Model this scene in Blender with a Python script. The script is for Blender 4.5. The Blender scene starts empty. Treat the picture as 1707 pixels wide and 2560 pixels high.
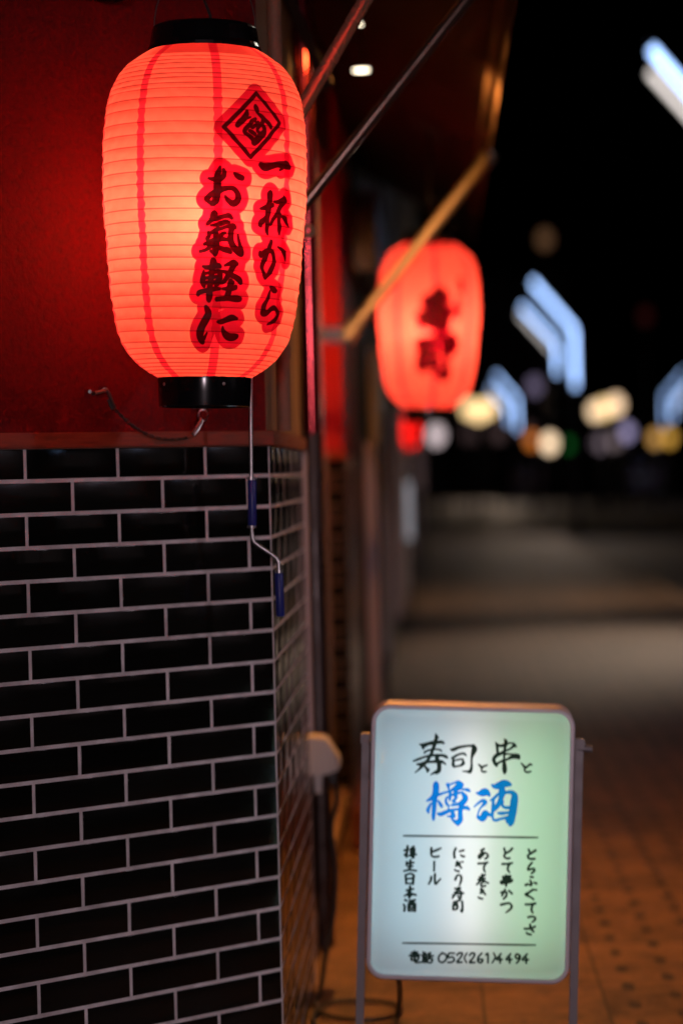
import bpy, bmesh, math, random
import numpy as np
from mathutils import Matrix, Vector
random.seed(7)
rng = np.random.default_rng(7)
SC = bpy.context.scene
COL = SC.collection
R = math.radians

# ---------------------------------------------------------------- camera (85 mm class lens, portrait, wide open)
F = 6300.0                      # focal length in pixels of the 1707 x 2560 photograph
EYE = 1.45
ROLL, PITCH = 0.0243, math.atan(96/F)
CAM_M = Matrix.Translation((0, 0, EYE)) @ (Matrix.Rotation(math.pi/2-PITCH, 4, 'X') @ Matrix.Rotation(-ROLL, 4, 'Z'))
cd = bpy.data.cameras.new('camera')
cam = bpy.data.objects.new('camera', cd)
COL.objects.link(cam)
cam.matrix_world = CAM_M
cd.sensor_fit = 'VERTICAL'
cd.sensor_height = 36
cd.sensor_width = 24
cd.lens = 36*F/2560
cd.clip_start, cd.clip_end = .1, 2000
cd.dof.use_dof = True
cd.dof.focus_distance = 5.12
cd.dof.aperture_fstop = cd.lens/1000/.0585
cd.dof.aperture_blades = 9
cd.dof.aperture_ratio = 1.22
SC.camera = cam

# ---------------------------------------------------------------- night sky, exposure
W = bpy.data.worlds.new('World')
SC.world = W
W.use_nodes = True
nt = W.node_tree
bg = nt.nodes['Background']
sky = nt.nodes.new('ShaderNodeTexSky')
sky.sky_type = 'NISHITA'
sky.sun_disc = False
sky.sun_elevation = R(-9)
sky.sun_rotation = R(200)
nt.links.new(sky.outputs[0], bg.inputs[0])
bg.inputs[1].default_value = .012
SC.view_settings.view_transform = 'Standard'
SC.view_settings.look = 'None'
SC.view_settings.exposure = 0
SC.view_settings.gamma = 1
SC.render.engine = 'CYCLES'
SC.cycles.use_denoising = True
SC.cycles.max_bounces = 10
SC.cycles.transmission_bounces = 8
SC.cycles.sample_clamp_indirect = 6
SC.cycles.caustics_reflective = True

def at(px, py, depth):
    """World point that a pixel of the photograph shows at a depth along the optical axis."""
    return CAM_M @ Vector(((px-853.5)/F*depth, (1280-py)/F*depth, -depth))

# ---------------------------------------------------------------- materials
def mat(name, build=None, **kw):
    m = bpy.data.materials.new(name)
    m.use_nodes = True
    n = m.node_tree.nodes
    p = n['Principled BSDF']
    for k, v in kw.items():
        k = k.replace('_', ' ')
        if k == 'Base Color' or k == 'Emission Color':
            v = (*v, 1)
        p.inputs[k].default_value = v
    if build:
        build(m.node_tree, p)
    return m

def noise_rough(nt, p, scale=40, lo=.2, hi=.5, bump=.0, dist=.002, coord='Object', col=None, stretch=(1, 1, 1)):
    tc = nt.nodes.new('ShaderNodeTexCoord')
    mp = nt.nodes.new('ShaderNodeMapping')
    mp.inputs['Scale'].default_value = stretch
    nt.links.new(tc.outputs[coord], mp.inputs[0])
    nz = nt.nodes.new('ShaderNodeTexNoise')
    nz.inputs['Scale'].default_value = scale
    nz.inputs['Detail'].default_value = 6
    nt.links.new(mp.outputs[0], nz.inputs[0])
    mr = nt.nodes.new('ShaderNodeMapRange')
    mr.inputs['To Min'].default_value, mr.inputs['To Max'].default_value = lo, hi
    mr.inputs['From Min'].default_value, mr.inputs['From Max'].default_value = .3, .7
    nt.links.new(nz.outputs['Fac'], mr.inputs['Value'])
    nt.links.new(mr.outputs[0], p.inputs['Roughness'])
    if bump:
        b = nt.nodes.new('ShaderNodeBump')
        b.inputs['Strength'].default_value = bump
        b.inputs['Distance'].default_value = dist
        nt.links.new(nz.outputs['Fac'], b.inputs['Height'])
        nt.links.new(b.outputs[0], p.inputs['Normal'])
    if col:
        rp = nt.nodes.new('ShaderNodeValToRGB')
        rp.color_ramp.elements[0].position, rp.color_ramp.elements[1].position = .3, .7
        rp.color_ramp.elements[0].color = (*col[0], 1)
        rp.color_ramp.elements[1].color = (*col[1], 1)
        nt.links.new(nz.outputs['Fac'], rp.inputs[0])
        nt.links.new(rp.outputs[0], p.inputs['Base Color'])
    return nz

def emis(name, col, s):
    m = mat(name, Base_Color=(.02, .02, .02), Emission_Color=col, Emission_Strength=s)
    m.cycles.emission_sampling = 'NONE'
    return m

M = {}
def tile_look(nt, p):
    nz = noise_rough(nt, p, 9, .07, .2, .06, .0008)
    a = nt.nodes.new('ShaderNodeAttribute')
    a.attribute_name = 'tone'
    rp = nt.nodes.new('ShaderNodeValToRGB')
    rp.color_ramp.elements[0].color = (.0035, .0038, .0030, 1)
    rp.color_ramp.elements[1].color = (.009, .009, .0075, 1)
    nt.links.new(a.outputs['Fac'], rp.inputs[0])
    nt.links.new(rp.outputs[0], p.inputs['Base Color'])
    sm = nt.nodes.new('ShaderNodeTexNoise')
    sm.inputs['Scale'].default_value = 5
    sm.inputs['Detail'].default_value = 7
    tc = nt.nodes.new('ShaderNodeTexCoord')
    nt.links.new(tc.outputs['Object'], sm.inputs[0])
    mr = nt.nodes.new('ShaderNodeMapRange')
    mr.inputs['From Min'].default_value, mr.inputs['From Max'].default_value = .4, .68
    mr.inputs['To Min'].default_value, mr.inputs['To Max'].default_value = .06, .22
    nt.links.new(sm.outputs['Fac'], mr.inputs['Value'])
    nt.links.new(mr.outputs[0], p.inputs['Roughness'])
M['tile'] = mat('glazed black tile', tile_look, Specular_IOR_Level=.5)
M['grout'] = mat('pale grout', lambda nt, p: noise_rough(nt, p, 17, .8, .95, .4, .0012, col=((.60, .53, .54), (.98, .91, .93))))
M['dim_grout'] = mat('dimmed grout', lambda nt, p: noise_rough(nt, p, 60, .8, .95, .35, .001, col=((.13, .08, .06), (.19, .12, .09))))  # darkened copy of the pale grout; far pillar's dimness put into the colour
M['plaster'] = mat('red plaster', lambda nt, p: noise_rough(nt, p, 75, .45, .75, .75, .005, col=((.085, .0024, .0036), (.150, .0045, .0060))), Specular_IOR_Level=.18)
M['lantern_lit_plaster'] = mat('red plaster with lantern glow', lambda nt, p: noise_rough(nt, p, 95, .45, .75, .6, .0035, col=((.40, .016, .020), (.50, .024, .028))))  # paler copy of the red plaster; far lantern's glow put into its colour
M['side_plaster'] = mat('tan plaster', lambda nt, p: noise_rough(nt, p, 70, .5, .8, .4, .003, col=((.22, .12, .07), (.28, .16, .10))))
M['ledge'] = mat('stained wood', lambda nt, p: noise_rough(nt, p, 14, .4, .65, .3, .002, col=((.20, .034, .014), (.30, .066, .026)), stretch=(1, 1, 9)))
M['black_plastic'] = mat('glossy black plastic', lambda nt, p: noise_rough(nt, p, 6, .10, .2), Base_Color=(.006, .006, .007))
M['steel'] = mat('brushed steel', lambda nt, p: noise_rough(nt, p, 30, .22, .42, stretch=(1, 1, .1)), Base_Color=(.55, .53, .53), Metallic=1.0)
M['alu'] = mat('anodised aluminium', lambda nt, p: noise_rough(nt, p, 25, .35, .5), Base_Color=(.60, .56, .60), Metallic=.35)
M['chain_metal'] = mat('dark chain steel', lambda nt, p: noise_rough(nt, p, 90, .3, .6), Base_Color=(.16, .15, .14), Metallic=.9)
M['blue_grip'] = mat('blue vinyl grip', lambda nt, p: noise_rough(nt, p, 60, .3, .5, .2), Base_Color=(.018, .032, .26))
M['leg_paint'] = mat('grey painted steel', lambda nt, p: noise_rough(nt, p, 25, .35, .5), Base_Color=(.24, .22, .23), Metallic=.3)
M['rubber'] = mat('black rubber', lambda nt, p: noise_rough(nt, p, 50, .4, .65), Base_Color=(.010, .010, .010))
M['dark_frame'] = mat('dark bronze frame', lambda nt, p: noise_rough(nt, p, 12, .22, .4), Base_Color=(.035, .022, .020), Metallic=.3)
M['glossy_post'] = mat('glossy metal tinted lantern red', lambda nt, p: noise_rough(nt, p, 10, .10, .16), Base_Color=(.46, .05, .06), Metallic=.9)  # on the post, the red tint stands in for the lantern's reflection
M['dark_glass'] = mat('dark door glass', lambda nt, p: noise_rough(nt, p, 4, .03, .08), Base_Color=(.006, .006, .007))
M['arm'] = mat('bronze tube', lambda nt, p: noise_rough(nt, p, 18, .2, .34), Base_Color=(.50, .36, .25), Metallic=.6)
M['arm_dark'] = mat('dark bronze tube', lambda nt, p: noise_rough(nt, p, 18, .14, .24), Base_Color=(.16, .10, .08), Metallic=.7)
M['tan_paint'] = mat('tan painted tube', lambda nt, p: noise_rough(nt, p, 18, .3, .45), Base_Color=(.38, .32, .24), Metallic=.5)
M['canvas'] = mat('dark canvas', lambda nt, p: noise_rough(nt, p, 200, .7, .9, .3), Base_Color=(.020, .009, .008))
M['valance'] = mat('brown valance', lambda nt, p: noise_rough(nt, p, 150, .7, .9, .3), Base_Color=(.075, .044, .028))
M['pale_panel'] = mat('pale painted panel', lambda nt, p: noise_rough(nt, p, 9, .4, .6, col=((.66, .58, .62), (.78, .70, .74))))
M['grey_panel'] = mat('grey painted panel', lambda nt, p: noise_rough(nt, p, 9, .5, .7, col=((.34, .27, .28), (.44, .36, .37))))
M['glowing_panel'] = mat('white enamel with added glow', lambda nt, p: noise_rough(nt, p, 9, .25, .4, col=((.62, .66, .70), (.74, .78, .82))), Emission_Color=(.62, .74, .82), Emission_Strength=.22)  # board is no lamp; weak glow added to lift its brightness
M['housing'] = mat('grey weatherproof plastic', lambda nt, p: noise_rough(nt, p, 20, .35, .5), Base_Color=(.46, .44, .43))
M['dark_wall'] = mat('dark render', lambda nt, p: noise_rough(nt, p, 5, .6, .9, .2, .01, col=((.020, .016, .014), (.045, .036, .030))))
M['concrete'] = mat('worn concrete', lambda nt, p: noise_rough(nt, p, 12, .6, .9, .3, .004, col=((.24, .15, .09), (.40, .27, .17))))
M['step'] = mat('red brown step tile', lambda nt, p: noise_rough(nt, p, 16, .35, .6, .2, .003, col=((.10, .028, .018), (.16, .05, .03))))
M['lamp_pole'] = mat('dark painted pole', lambda nt, p: noise_rough(nt, p, 12, .4, .6), Base_Color=(.03, .03, .035))

# ---------------------------------------------------------------- geometry helpers
class MB:
    """Collects shapes in one bmesh and links them as one object."""
    def __init__(self):
        self.bm = bmesh.new()
    def box(self, c, s, m=None, bev=0.0):
        r = bmesh.ops.create_cube(self.bm, size=1)
        vs = r['verts']
        T = (m or Matrix()) @ Matrix.Translation(c) @ Matrix.Diagonal((*s, 1))
        for v in vs:
            v.co = T @ v.co
        if bev:
            es = list({e for v in vs for e in v.link_edges})
            bmesh.ops.bevel(self.bm, geom=es, offset=bev, segments=2, affect='EDGES', clamp_overlap=True)
        return self
    def tube(self, pts, rad, n=12, cap=True):
        pts = [Vector(p) for p in pts]
        rads = rad if isinstance(rad, (list, tuple)) else [rad]*len(pts)
        rings = []
        up = None
        for i, p in enumerate(pts):
            d = (pts[min(i+1, len(pts)-1)]-pts[max(i-1, 0)])
            if d.length < 1e-9:
                d = Vector((0, 0, 1))
            d.normalize()
            if up is None:
                up = Vector((0, 0, 1)) if abs(d.z) < .9 else Vector((1, 0, 0))
            s = d.cross(up).normalized()
            up = s.cross(d).normalized()
            rings.append([self.bm.verts.new(p+(s*math.cos(a)+up*math.sin(a))*rads[i]) for a in [2*math.pi*k/n for k in range(n)]])
        for a, b in zip(rings[:-1], rings[1:]):
            for k in range(n):
                self.bm.faces.new((a[k], a[(k+1) % n], b[(k+1) % n], b[k]))
        if cap:
            self.bm.faces.new(rings[0][::-1])
            self.bm.faces.new(rings[-1])
        return self
    def lathe(self, prof, n=48, m=None, z0cap=True, z1cap=True):
        m = m or Matrix()
        rings = [[self.bm.verts.new(m @ Vector((r*math.cos(2*math.pi*k/n), r*math.sin(2*math.pi*k/n), z))) for k in range(n)] for r, z in prof]
        for a, b in zip(rings[:-1], rings[1:]):
            for k in range(n):
                self.bm.faces.new((a[k], a[(k+1) % n], b[(k+1) % n], b[k]))
        if z0cap:
            self.bm.faces.new(rings[0][::-1])
        if z1cap:
            self.bm.faces.new(rings[-1])
        return self
    def prism(self, poly, h0, h1, m=None):
        """A closed outline in x, y carried from z = h0 to z = h1."""
        m = m or Matrix()
        a = [self.bm.verts.new(m @ Vector((x, y, h0))) for x, y in poly]
        b = [self.bm.verts.new(m @ Vector((x, y, h1))) for x, y in poly]
        n = len(poly)
        for k in range(n):
            self.bm.faces.new((a[k], a[(k+1) % n], b[(k+1) % n], b[k]))
        self.bm.faces.new(a[::-1])
        self.bm.faces.new(b)
        return self
    def build(self, name, m, parent=None, smooth=True):
        me = bpy.data.meshes.new(name)
        bmesh.ops.recalc_face_normals(self.bm, faces=self.bm.faces)
        self.bm.to_mesh(me)
        self.bm.free()
        me.materials.append(m)
        if smooth:
            me.shade_smooth()
            me.set_sharp_from_angle(angle=R(35))
        o = bpy.data.objects.new(name, me)
        COL.objects.link(o)
        if parent:
            o.parent = parent
        return o

def tag(o, label=None, cat=None, group=None, kind=None):
    if label:
        o['label'] = label
    if cat:
        o['category'] = cat
    if group:
        o['group'] = group
    if kind:
        o['kind'] = kind
    return o

def empty(name, loc, label, cat, group=None, rot=(0, 0, 0)):
    o = bpy.data.objects.new(name, None)
    o.empty_display_size = .1
    COL.objects.link(o)
    o.location = loc
    o.rotation_euler = rot
    return tag(o, label, cat, group)

def copy_tree(o, parent=None):
    c = o.copy()
    COL.objects.link(c)
    c.parent = parent
    for ch in o.children:
        copy_tree(ch, c)
    return c

def light(name, typ, loc, power, col, parent=None, **kw):
    ld = bpy.data.lights.new(name, typ)
    ld.energy = power
    ld.color = col
    for k, v in kw.items():
        setattr(ld, k, v)
    o = bpy.data.objects.new(name, ld)
    COL.objects.link(o)
    o.location = loc
    if parent:
        o.parent = parent
    return o

def mesh_from(name, V, Fc, m, parent=None):
    me = bpy.data.meshes.new(name)
    me.from_pydata(V, [], Fc)
    me.materials.append(m)
    me.shade_smooth()
    o = bpy.data.objects.new(name, me)
    COL.objects.link(o)
    if parent:
        o.parent = parent
    return o

def attr(me, name, data):
    a = me.attributes.new(name, 'FLOAT', 'POINT')
    a.data.foreach_set('value', np.asarray(data, np.float32))

# plan of the street: the corner of the tiled pillar, the heading of its oblique face and of the house fronts
CORNER = Vector((-.16, 5.70, 0))
SIDE = Vector((.0375, 1, 0)).normalized()          # away along the street
OUT = Vector((SIDE.y, -SIDE.x, 0))                 # from the fronts out to the street
FRONT = Vector((-.749, -.663, 0)).normalized()     # along the oblique face, from the corner to the viewer's left
FRONT_N = Vector((.663, -.749, 0)).normalized()
def street(s, l, z=0):
    """s metres along the street past the corner, l metres out from the pillar's side face."""
    return CORNER + SIDE*s + OUT*l + Vector((0, 0, z))
ST_ROT = math.atan2(-SIDE.x, SIDE.y)               # turns +y to the street's heading
# ---------------------------------------------------------------- brush lettering
# every stroke is a list of (x, y, width) in the units of its own letter sheet; sheets: (origin x, origin y, units per millimetre-ish)
def ST(s):
    return [[tuple(float(v) for v in p.split(',')) for p in st.split()] for st in s.strip().split(';') if st.strip()]

LANTERN_SHEETS = [
 (540, 200, 7.84, '''820,255,50 1275,830,50;1275,830,50 705,1505,50;705,1505,50 185,915,50;185,915,50 820,255,50;
810,500,40 820,550,85 835,610,50 848,650,10;
635,610,40 625,690,95 560,770,90 490,830,90 450,880,70;660,740,20 715,720,6;
860,655,20 930,710,60 1000,780,70 1060,840,75 1090,890,60 1105,935,25;
960,770,60 930,850,60 880,880,70 840,950,40;
810,755,35 740,800,55 690,870,60 620,940,60 590,1000,60 600,1040,50;
600,1030,50 690,1100,55 750,1160,60 780,1220,90;
960,910,50 985,960,60 970,1030,90 900,1090,110 830,1170,120 780,1220,100;
800,800,22 830,850,38 790,890,40 740,920,45 710,880,35;860,820,30 840,850,40;
850,930,40 840,980,40 870,1020,50;690,990,40 740,1020,60 790,1055,50'''),
 (490, 390, 9.8, '''625,255,15 600,340,70 570,430,110 555,540,140 550,700,150 545,850,150 525,980,155 510,1080,140 460,1150,100 415,1185,60;
710,330,45 725,400,70 710,480,90 640,560,80 560,590,80;340,545,20 420,565,60 480,570,90;
480,870,80 400,930,90 330,1000,100 280,1050,80 320,1100,60 400,1150,70;
600,830,130 700,800,100 830,780,75 940,790,80 1020,860,90 1060,960,115 1050,1070,125 990,1140,130 920,1160,120 850,1110,90 790,1060,60 760,1010,40 740,975,15;
970,420,20 1030,470,80 1100,510,110 1160,530,100'''),
 (480, 520, 9.8, '''560,120,50 570,150,150 540,230,120 480,310,80 400,390,50;
560,260,100 700,230,80 830,190,70 930,180,90 1000,240,50;490,425,20 600,410,50 720,380,85 850,335,85 930,350,40;
660,440,40 640,520,50;500,590,40 600,530,60 740,500,50 880,450,50 1020,430,90 1080,470,60;
1010,450,120 975,580,115 965,750,125 1000,880,130 1080,1000,130 1180,1090,130 1230,1120,100 1240,1060,90 1200,940,70 1170,800,45 1140,650,12;
610,560,70 610,700,120 610,850,140 600,1000,150 585,1100,110 580,1150,50;
330,880,50 420,840,50 520,790,70 700,750,100 830,760,60 930,770,50;
430,600,50 440,670,60 400,740,70 410,800,40;440,620,40 520,600,50;840,605,30 780,620,60 750,660,70 690,690,60;
520,880,100 430,970,70 340,1030,45 220,1060,40;680,970,60 800,1010,85 900,1030,110 970,1080,50;480,1050,40 560,1110,60;430,920,60 480,880,80'''),
 (470, 630, 9.8, '''625,190,80 640,260,150 605,420,120 590,600,110 560,760,110 545,900,120 535,1050,140 525,1150,110 525,1200,40;
385,350,20 470,375,70 600,360,80 740,330,110 800,350,60;400,470,20 390,560,80 375,700,110 395,790,90 410,850,30;
680,480,60 760,470,70 800,530,100 790,640,120 740,740,120 700,810,60;440,520,35 700,480,40;430,635,40 720,600,50;430,750,60 700,740,70;
260,1040,60 290,985,80 420,950,80 560,920,80 700,895,70 800,895,30;
920,325,20 1010,290,60 1130,250,100 1220,285,60;1170,290,100 1090,400,110 1040,510,110 980,600,100 920,690,70 860,740,60 790,740,50;
850,465,25 940,490,50 1010,520,60;1080,560,90 1180,610,100 1270,680,120 1300,750,70;
1060,700,80 1060,780,140 1030,860,120 1010,980,120 970,1080,120;860,895,20 960,895,60 1090,890,80 1180,860,90;1060,700,60 1110,740,60;
720,1150,80 850,1140,85 1010,1130,90 1200,1140,130 1280,1150,90'''),
 (470, 740, 9.8, '''450,265,60 480,330,110 510,430,150 440,580,160 360,720,160 310,860,180 300,980,170 340,1080,140 365,1120,90;400,1040,50 470,900,8;
735,625,30 820,630,80 940,580,100 1080,530,120 1200,550,40;
860,755,15 865,850,80 930,950,130 1020,1000,150 1130,1000,140 1200,985,80'''),
 (620, 370, 9.8, '''340,400,90 450,460,160 600,430,130 750,390,110 900,400,150 980,410,170 1050,470,60;880,480,50 820,530,8'''),
 (620, 460, 9.8, '''575,190,60 575,250,150 555,400,120 545,520,150 510,680,130 490,840,110 490,1000,100 490,1130,90 500,1215,30;
330,595,20 420,580,70 520,540,100 620,510,80 650,520,40;500,760,80 430,850,90 350,920,110 320,970,100 340,1020,40;
660,420,20 740,430,60 850,400,110 920,360,110 950,400,60;910,290,15 915,340,80;
900,430,120 830,540,110 760,680,100 680,800,90 620,890,70 570,980,45;
790,620,80 790,780,100 785,930,100 785,1080,130 785,1170,70 785,1225,20;850,780,30 930,840,90 970,910,100 1000,990,50 1010,1025,15'''),
 (610, 580, 7.84, '''545,165,30 555,200,65 500,320,70 450,450,80 390,580,90 370,660,80 375,730,50 400,820,50 440,880,60;
330,390,40 345,450,70 400,400,80 480,360,80 550,370,60 595,440,70 600,560,80 570,680,90 500,800,80 440,880,50;
690,290,15 740,330,50 800,400,75 830,470,60 830,545,20;
520,1070,20 560,1095,60 600,1130,85 640,1150,50;
525,1150,20 490,1250,60 440,1370,75 390,1480,100 385,1560,120 430,1590,90 480,1560,80 540,1500,70 600,1480,70 650,1540,60 670,1610,65 630,1700,60 550,1760,50 465,1800,12'''),
]
G_KOTOBUKI = '''890,190,20 920,280,90 900,380,90 870,480,110 840,600,90 790,720,80 760,830,80 700,930,80 650,1020,80 590,1100,80 480,1200,120 400,1300,60 330,1370,40 220,1455,8;
920,290,70 980,310,30;370,530,20 480,540,70 650,510,90 800,480,110 950,460,90 1080,450,80 1140,480,60 1170,500,20;
450,580,40 480,640,60 510,690,20;480,600,80 600,560,60;530,800,50 600,750,40 720,710,40 800,690,50 950,690,30 1040,710,40 1090,750,25;
170,1080,30 300,1030,60 480,960,50 640,910,50 800,890,60 960,890,70 1120,890,70 1230,930,80 1280,970,30;
290,1180,40 400,1180,80 560,1120,70 750,1100,60 920,1090,80 1080,1090,80 1160,1130,50 1220,1180,20;
940,900,110 940,1000,110 1000,1150,120 1010,1280,120 1000,1380,120 930,1440,110 850,1460,60 730,1525,8;
560,1270,50 610,1330,70 640,1390,70 620,1430,30;640,1350,60 690,1350,20'''
G_TSUKASA = '''190,690,15 290,700,90 450,630,75 640,590,60 820,570,50 950,570,80;
950,570,90 980,680,160 940,800,120 900,930,60 885,1080,40 890,1220,50 870,1350,80 830,1420,90 740,1410,45 590,1405,8;
230,980,20 300,950,60 430,870,50 560,830,45 650,830,55 715,890,20;290,990,40 290,1100,65 290,1200,80 330,1260,50;
330,1050,30 450,1025,35 590,1010,40 610,1080,40 620,1140,90 560,1200,60 480,1230,40 340,1250,40'''
SIGN_BLACK = [
 (1020, 1820, 13.07, G_KOTOBUKI), (1110, 1820, 13.07, G_TSUKASA + ''';
1110,1175,15 1160,1210,40 1220,1275,60 1280,1240,45 1390,1200,30;1215,1290,30 1210,1360,30 1240,1415,35 1300,1415,50 1370,1415,20'''),
 (1210, 1820, 12.06, '''600,330,30 640,380,80 640,470,90 610,600,55 595,750,50 590,900,40 590,1000,70 600,1130,110 605,1250,120 605,1340,60;
335,420,15 370,490,60 385,600,60 395,720,60;370,480,60 470,520,60 560,510,70 640,460,60 740,440,30 850,440,30 900,500,80 950,545,30;
880,520,70 800,590,45 720,640,40 600,680,50 480,760,80 400,790,90 320,850,90 280,930,90 300,1020,80 350,1090,80 370,1130,40;
590,770,60 720,765,30 860,780,40 990,830,130 1030,880,70;380,1060,60 470,1010,45 580,960,50 700,920,50 820,860,90 960,850,110 1040,910,30;
1100,1040,15 1150,1090,40 1230,1170,60 1310,1120,40 1370,1070,40 1410,1090,40;1220,1180,40 1200,1250,30 1240,1300,35 1310,1310,45 1390,1290,30'''),
 (990, 2090, 11.2, '''320,290,50 310,430,45 290,600,35;230,410,40 340,380,40;250,540,60 300,470,40;490,300,45 430,340,30;400,370,30 520,360,35;410,400,30 400,470,30 420,500,30;
410,390,30 510,390,30 500,480,35 420,490,30;460,390,30 460,490,30;360,560,30 460,530,35 560,520,35;480,500,40 490,600,40 460,620,30;430,570,30 450,590,30;
300,730,40 285,820,40;290,790,40 400,760,40 490,750,40;400,680,45 395,800,45 380,960,40;330,870,40 460,850,40;220,990,35 330,960,40 430,960,40 560,980,35;
260,1100,35 270,1200,45 280,1340,40;260,1100,35 400,1060,35 490,1110,50 480,1220,50 470,1350,50;290,1210,35 450,1190,35;290,1330,30 460,1340,30;
390,1420,50 390,1560,45 370,1740,50;335,1685,34 430,1675,34;290,1530,40 390,1510,40 480,1490,40;380,1540,45 310,1640,40 230,1690,25;390,1600,30 460,1630,45 550,1660,45;
250,1800,45 290,1820,45;210,1930,35 240,1980,45 230,2110,45;370,1825,40 530,1800,40;350,1900,40 340,2000,40 350,2110,40;350,1900,35 440,1880,35 530,1910,45 530,2110,45;
420,1840,30 410,1940,30 380,1980,30;470,1840,30 470,1960,30 510,1970,30;390,2030,35 490,2030,35;350,2105,30 530,2105,30;
985,340,50 980,480,45 1000,560,35 1090,585,45 1190,570,40;990,450,40 1120,400,50 1250,340,30;1065,720,40 1060,980,36;
980,1150,45 970,1240,45 910,1350,30;1085,1070,50 1080,1200,45 1100,1340,50 1170,1280,35 1240,1200,25'''),
 (1110, 2090, 11.2, '''320,340,45 275,470,45 290,600,50;430,425,35 540,395,45;460,530,30 510,560,45 560,570,40;
360,715,45 400,790,50 480,890,35;335,760,35 430,735,30;330,830,45 430,790,45;290,940,25 340,970,40 410,985,40;490,720,30 520,720,35;
310,1220,50 340,1140,40 380,1090,35 430,1090,30 475,1140,45 470,1250,45 430,1370,30;
300,1475,35 450,1455,45;400,1440,40 380,1530,45 300,1640,35 230,1740,30;290,1580,30 400,1520,40 470,1550,35;240,1660,35 350,1610,40 530,1600,45;460,1620,40 470,1700,40 440,1750,50 400,1720,25;380,1680,30 400,1700,30;
260,1850,30 340,1830,35 440,1800,35;500,1830,45 510,1960,45 500,2110,50 460,2080,30;250,1910,35 370,1890,40;250,1950,40 250,2060,40;250,1950,35 370,1950,40 350,2040,45 250,2060,30;
1030,400,45 1110,350,45;1060,380,35 1050,520,40 1000,610,40 960,590,40 980,520,35 1060,460,30 1150,460,30 1220,530,40 1200,590,45 1140,630,40;1120,480,30 1060,560,30;
950,765,45 1080,755,40 1210,730,40;1170,750,35 1110,850,40 1110,940,40 1140,995,30;
990,1150,40 1140,1080,40;1060,1070,40 1060,1180,40 990,1270,40 910,1350,35;950,1220,35 1050,1180,35 1140,1180,35;1080,1220,35 1150,1270,35 1230,1310,35;1050,1250,30 1130,1250,35 1060,1310,30 1020,1350,35 1060,1400,40 1150,1385,45;
1010,1590,40 1100,1560,45;1030,1470,45 1080,1540,45 1150,1630,35;1015,1520,30 1090,1500,30;950,1710,30 1010,1740,40 1070,1750,35'''),
 (1230, 2090, 9.046, '''265,270,35 285,350,30;440,280,30 390,330,38 300,380,38 265,440,30 290,480,30 340,495,38 390,490,34;430,270,26 455,265,24;
225,625,38 330,620,34 440,600,38;400,610,32 350,690,34 350,760,32 385,810,26;
240,910,34 250,970,34;240,920,30 400,895,38 370,950,34 250,970,30;200,1060,38 200,1020,38 330,1000,30 440,980,40 400,1030,38 220,1070,30;310,880,36 310,1120,36;
285,1200,34 240,1300,34 215,1340,28;200,1270,38 260,1250,34 320,1270,34 310,1350,36 255,1410,34;370,1220,28 440,1290,36;
195,1545,42 280,1525,38 380,1510,32 435,1570,36 410,1640,36 310,1720,20;
815,290,34 840,350,30;970,310,42 880,370,38 800,430,36 820,490,34 890,505,40 950,500,38;
890,590,36 830,660,34 800,740,36 840,745,34 920,720,32 950,760,34 920,800,36 880,830,28;
860,910,36 910,915,38;850,990,28 880,1050,40 870,1095,44 840,1090,28;750,1095,44 800,1075,40;950,1040,34 990,1060,38;
910,1200,38 830,1260,38 750,1310,44 850,1360,32 930,1420,28;930,1200,26 990,1205,30;
750,1535,38 860,1530,36 970,1510,38;920,1520,34 890,1590,36 880,1660,36 910,1720,28;
810,1825,38 890,1805,32 960,1830,32 960,1880,36 900,1930,28;
730,2085,38 850,2080,36 960,2035,36;850,1990,36 870,2080,38 930,2150,32;770,2175,28 800,2200,36 870,2215,32'''),
 (1000, 2360, 4.612, '''110,140,16 170,125,14 220,130,16;165,90,16 170,170,14;130,105,13 200,100,14;130,160,13 210,150,15 200,190,14 130,190,13 130,160,13;170,150,14 175,215,15 240,215,13;
265,100,15 290,110,15;250,135,13 300,125,13;260,155,12 300,150,12;260,175,12 300,170,12;260,195,12 300,190,12 295,215,14 260,215,12;320,120,13 350,105,13;310,150,14 380,140,14;345,110,13 340,175,13;315,180,13 370,175,13 360,215,14 315,215,13 315,180,13;
485,105,15 445,150,13 450,200,13 490,215,15 530,180,14 530,130,14 485,105,15;625,110,13 565,110,13 555,160,12 600,150,12 625,180,13 600,210,14 550,215,14;
655,130,14 680,105,15 715,110,15 700,150,14 655,210,15 710,210,16;770,105,10 740,160,11 765,215,10;800,130,14 825,105,15 858,115,15 840,160,14 800,212,15 858,212,16;
940,105,13 900,150,14 895,200,14 930,215,15 950,180,15 900,175,12;985,125,12 1010,110,14 1010,215,14;1075,100,10 1095,150,12 1060,215,10;
1160,110,14 1110,175,13 1175,175,13;1150,150,13 1150,215,14;1270,110,14 1220,175,13 1285,175,13;1260,150,13 1260,215,14;
1380,130,14 1345,110,13 1325,140,13 1350,165,13 1380,130,14 1370,180,14 1340,215,13;1460,110,14 1405,175,13 1475,175,13;1450,150,13 1450,215,14'''),
 (880, 1720, 2.613, '''335,967,4 400,967,7 770,969,4 1100,972,7 1210,972,4;330,1670,4 420,1670,7 760,1672,5 1080,1675,7 1195,1675,4'''),
]
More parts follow.
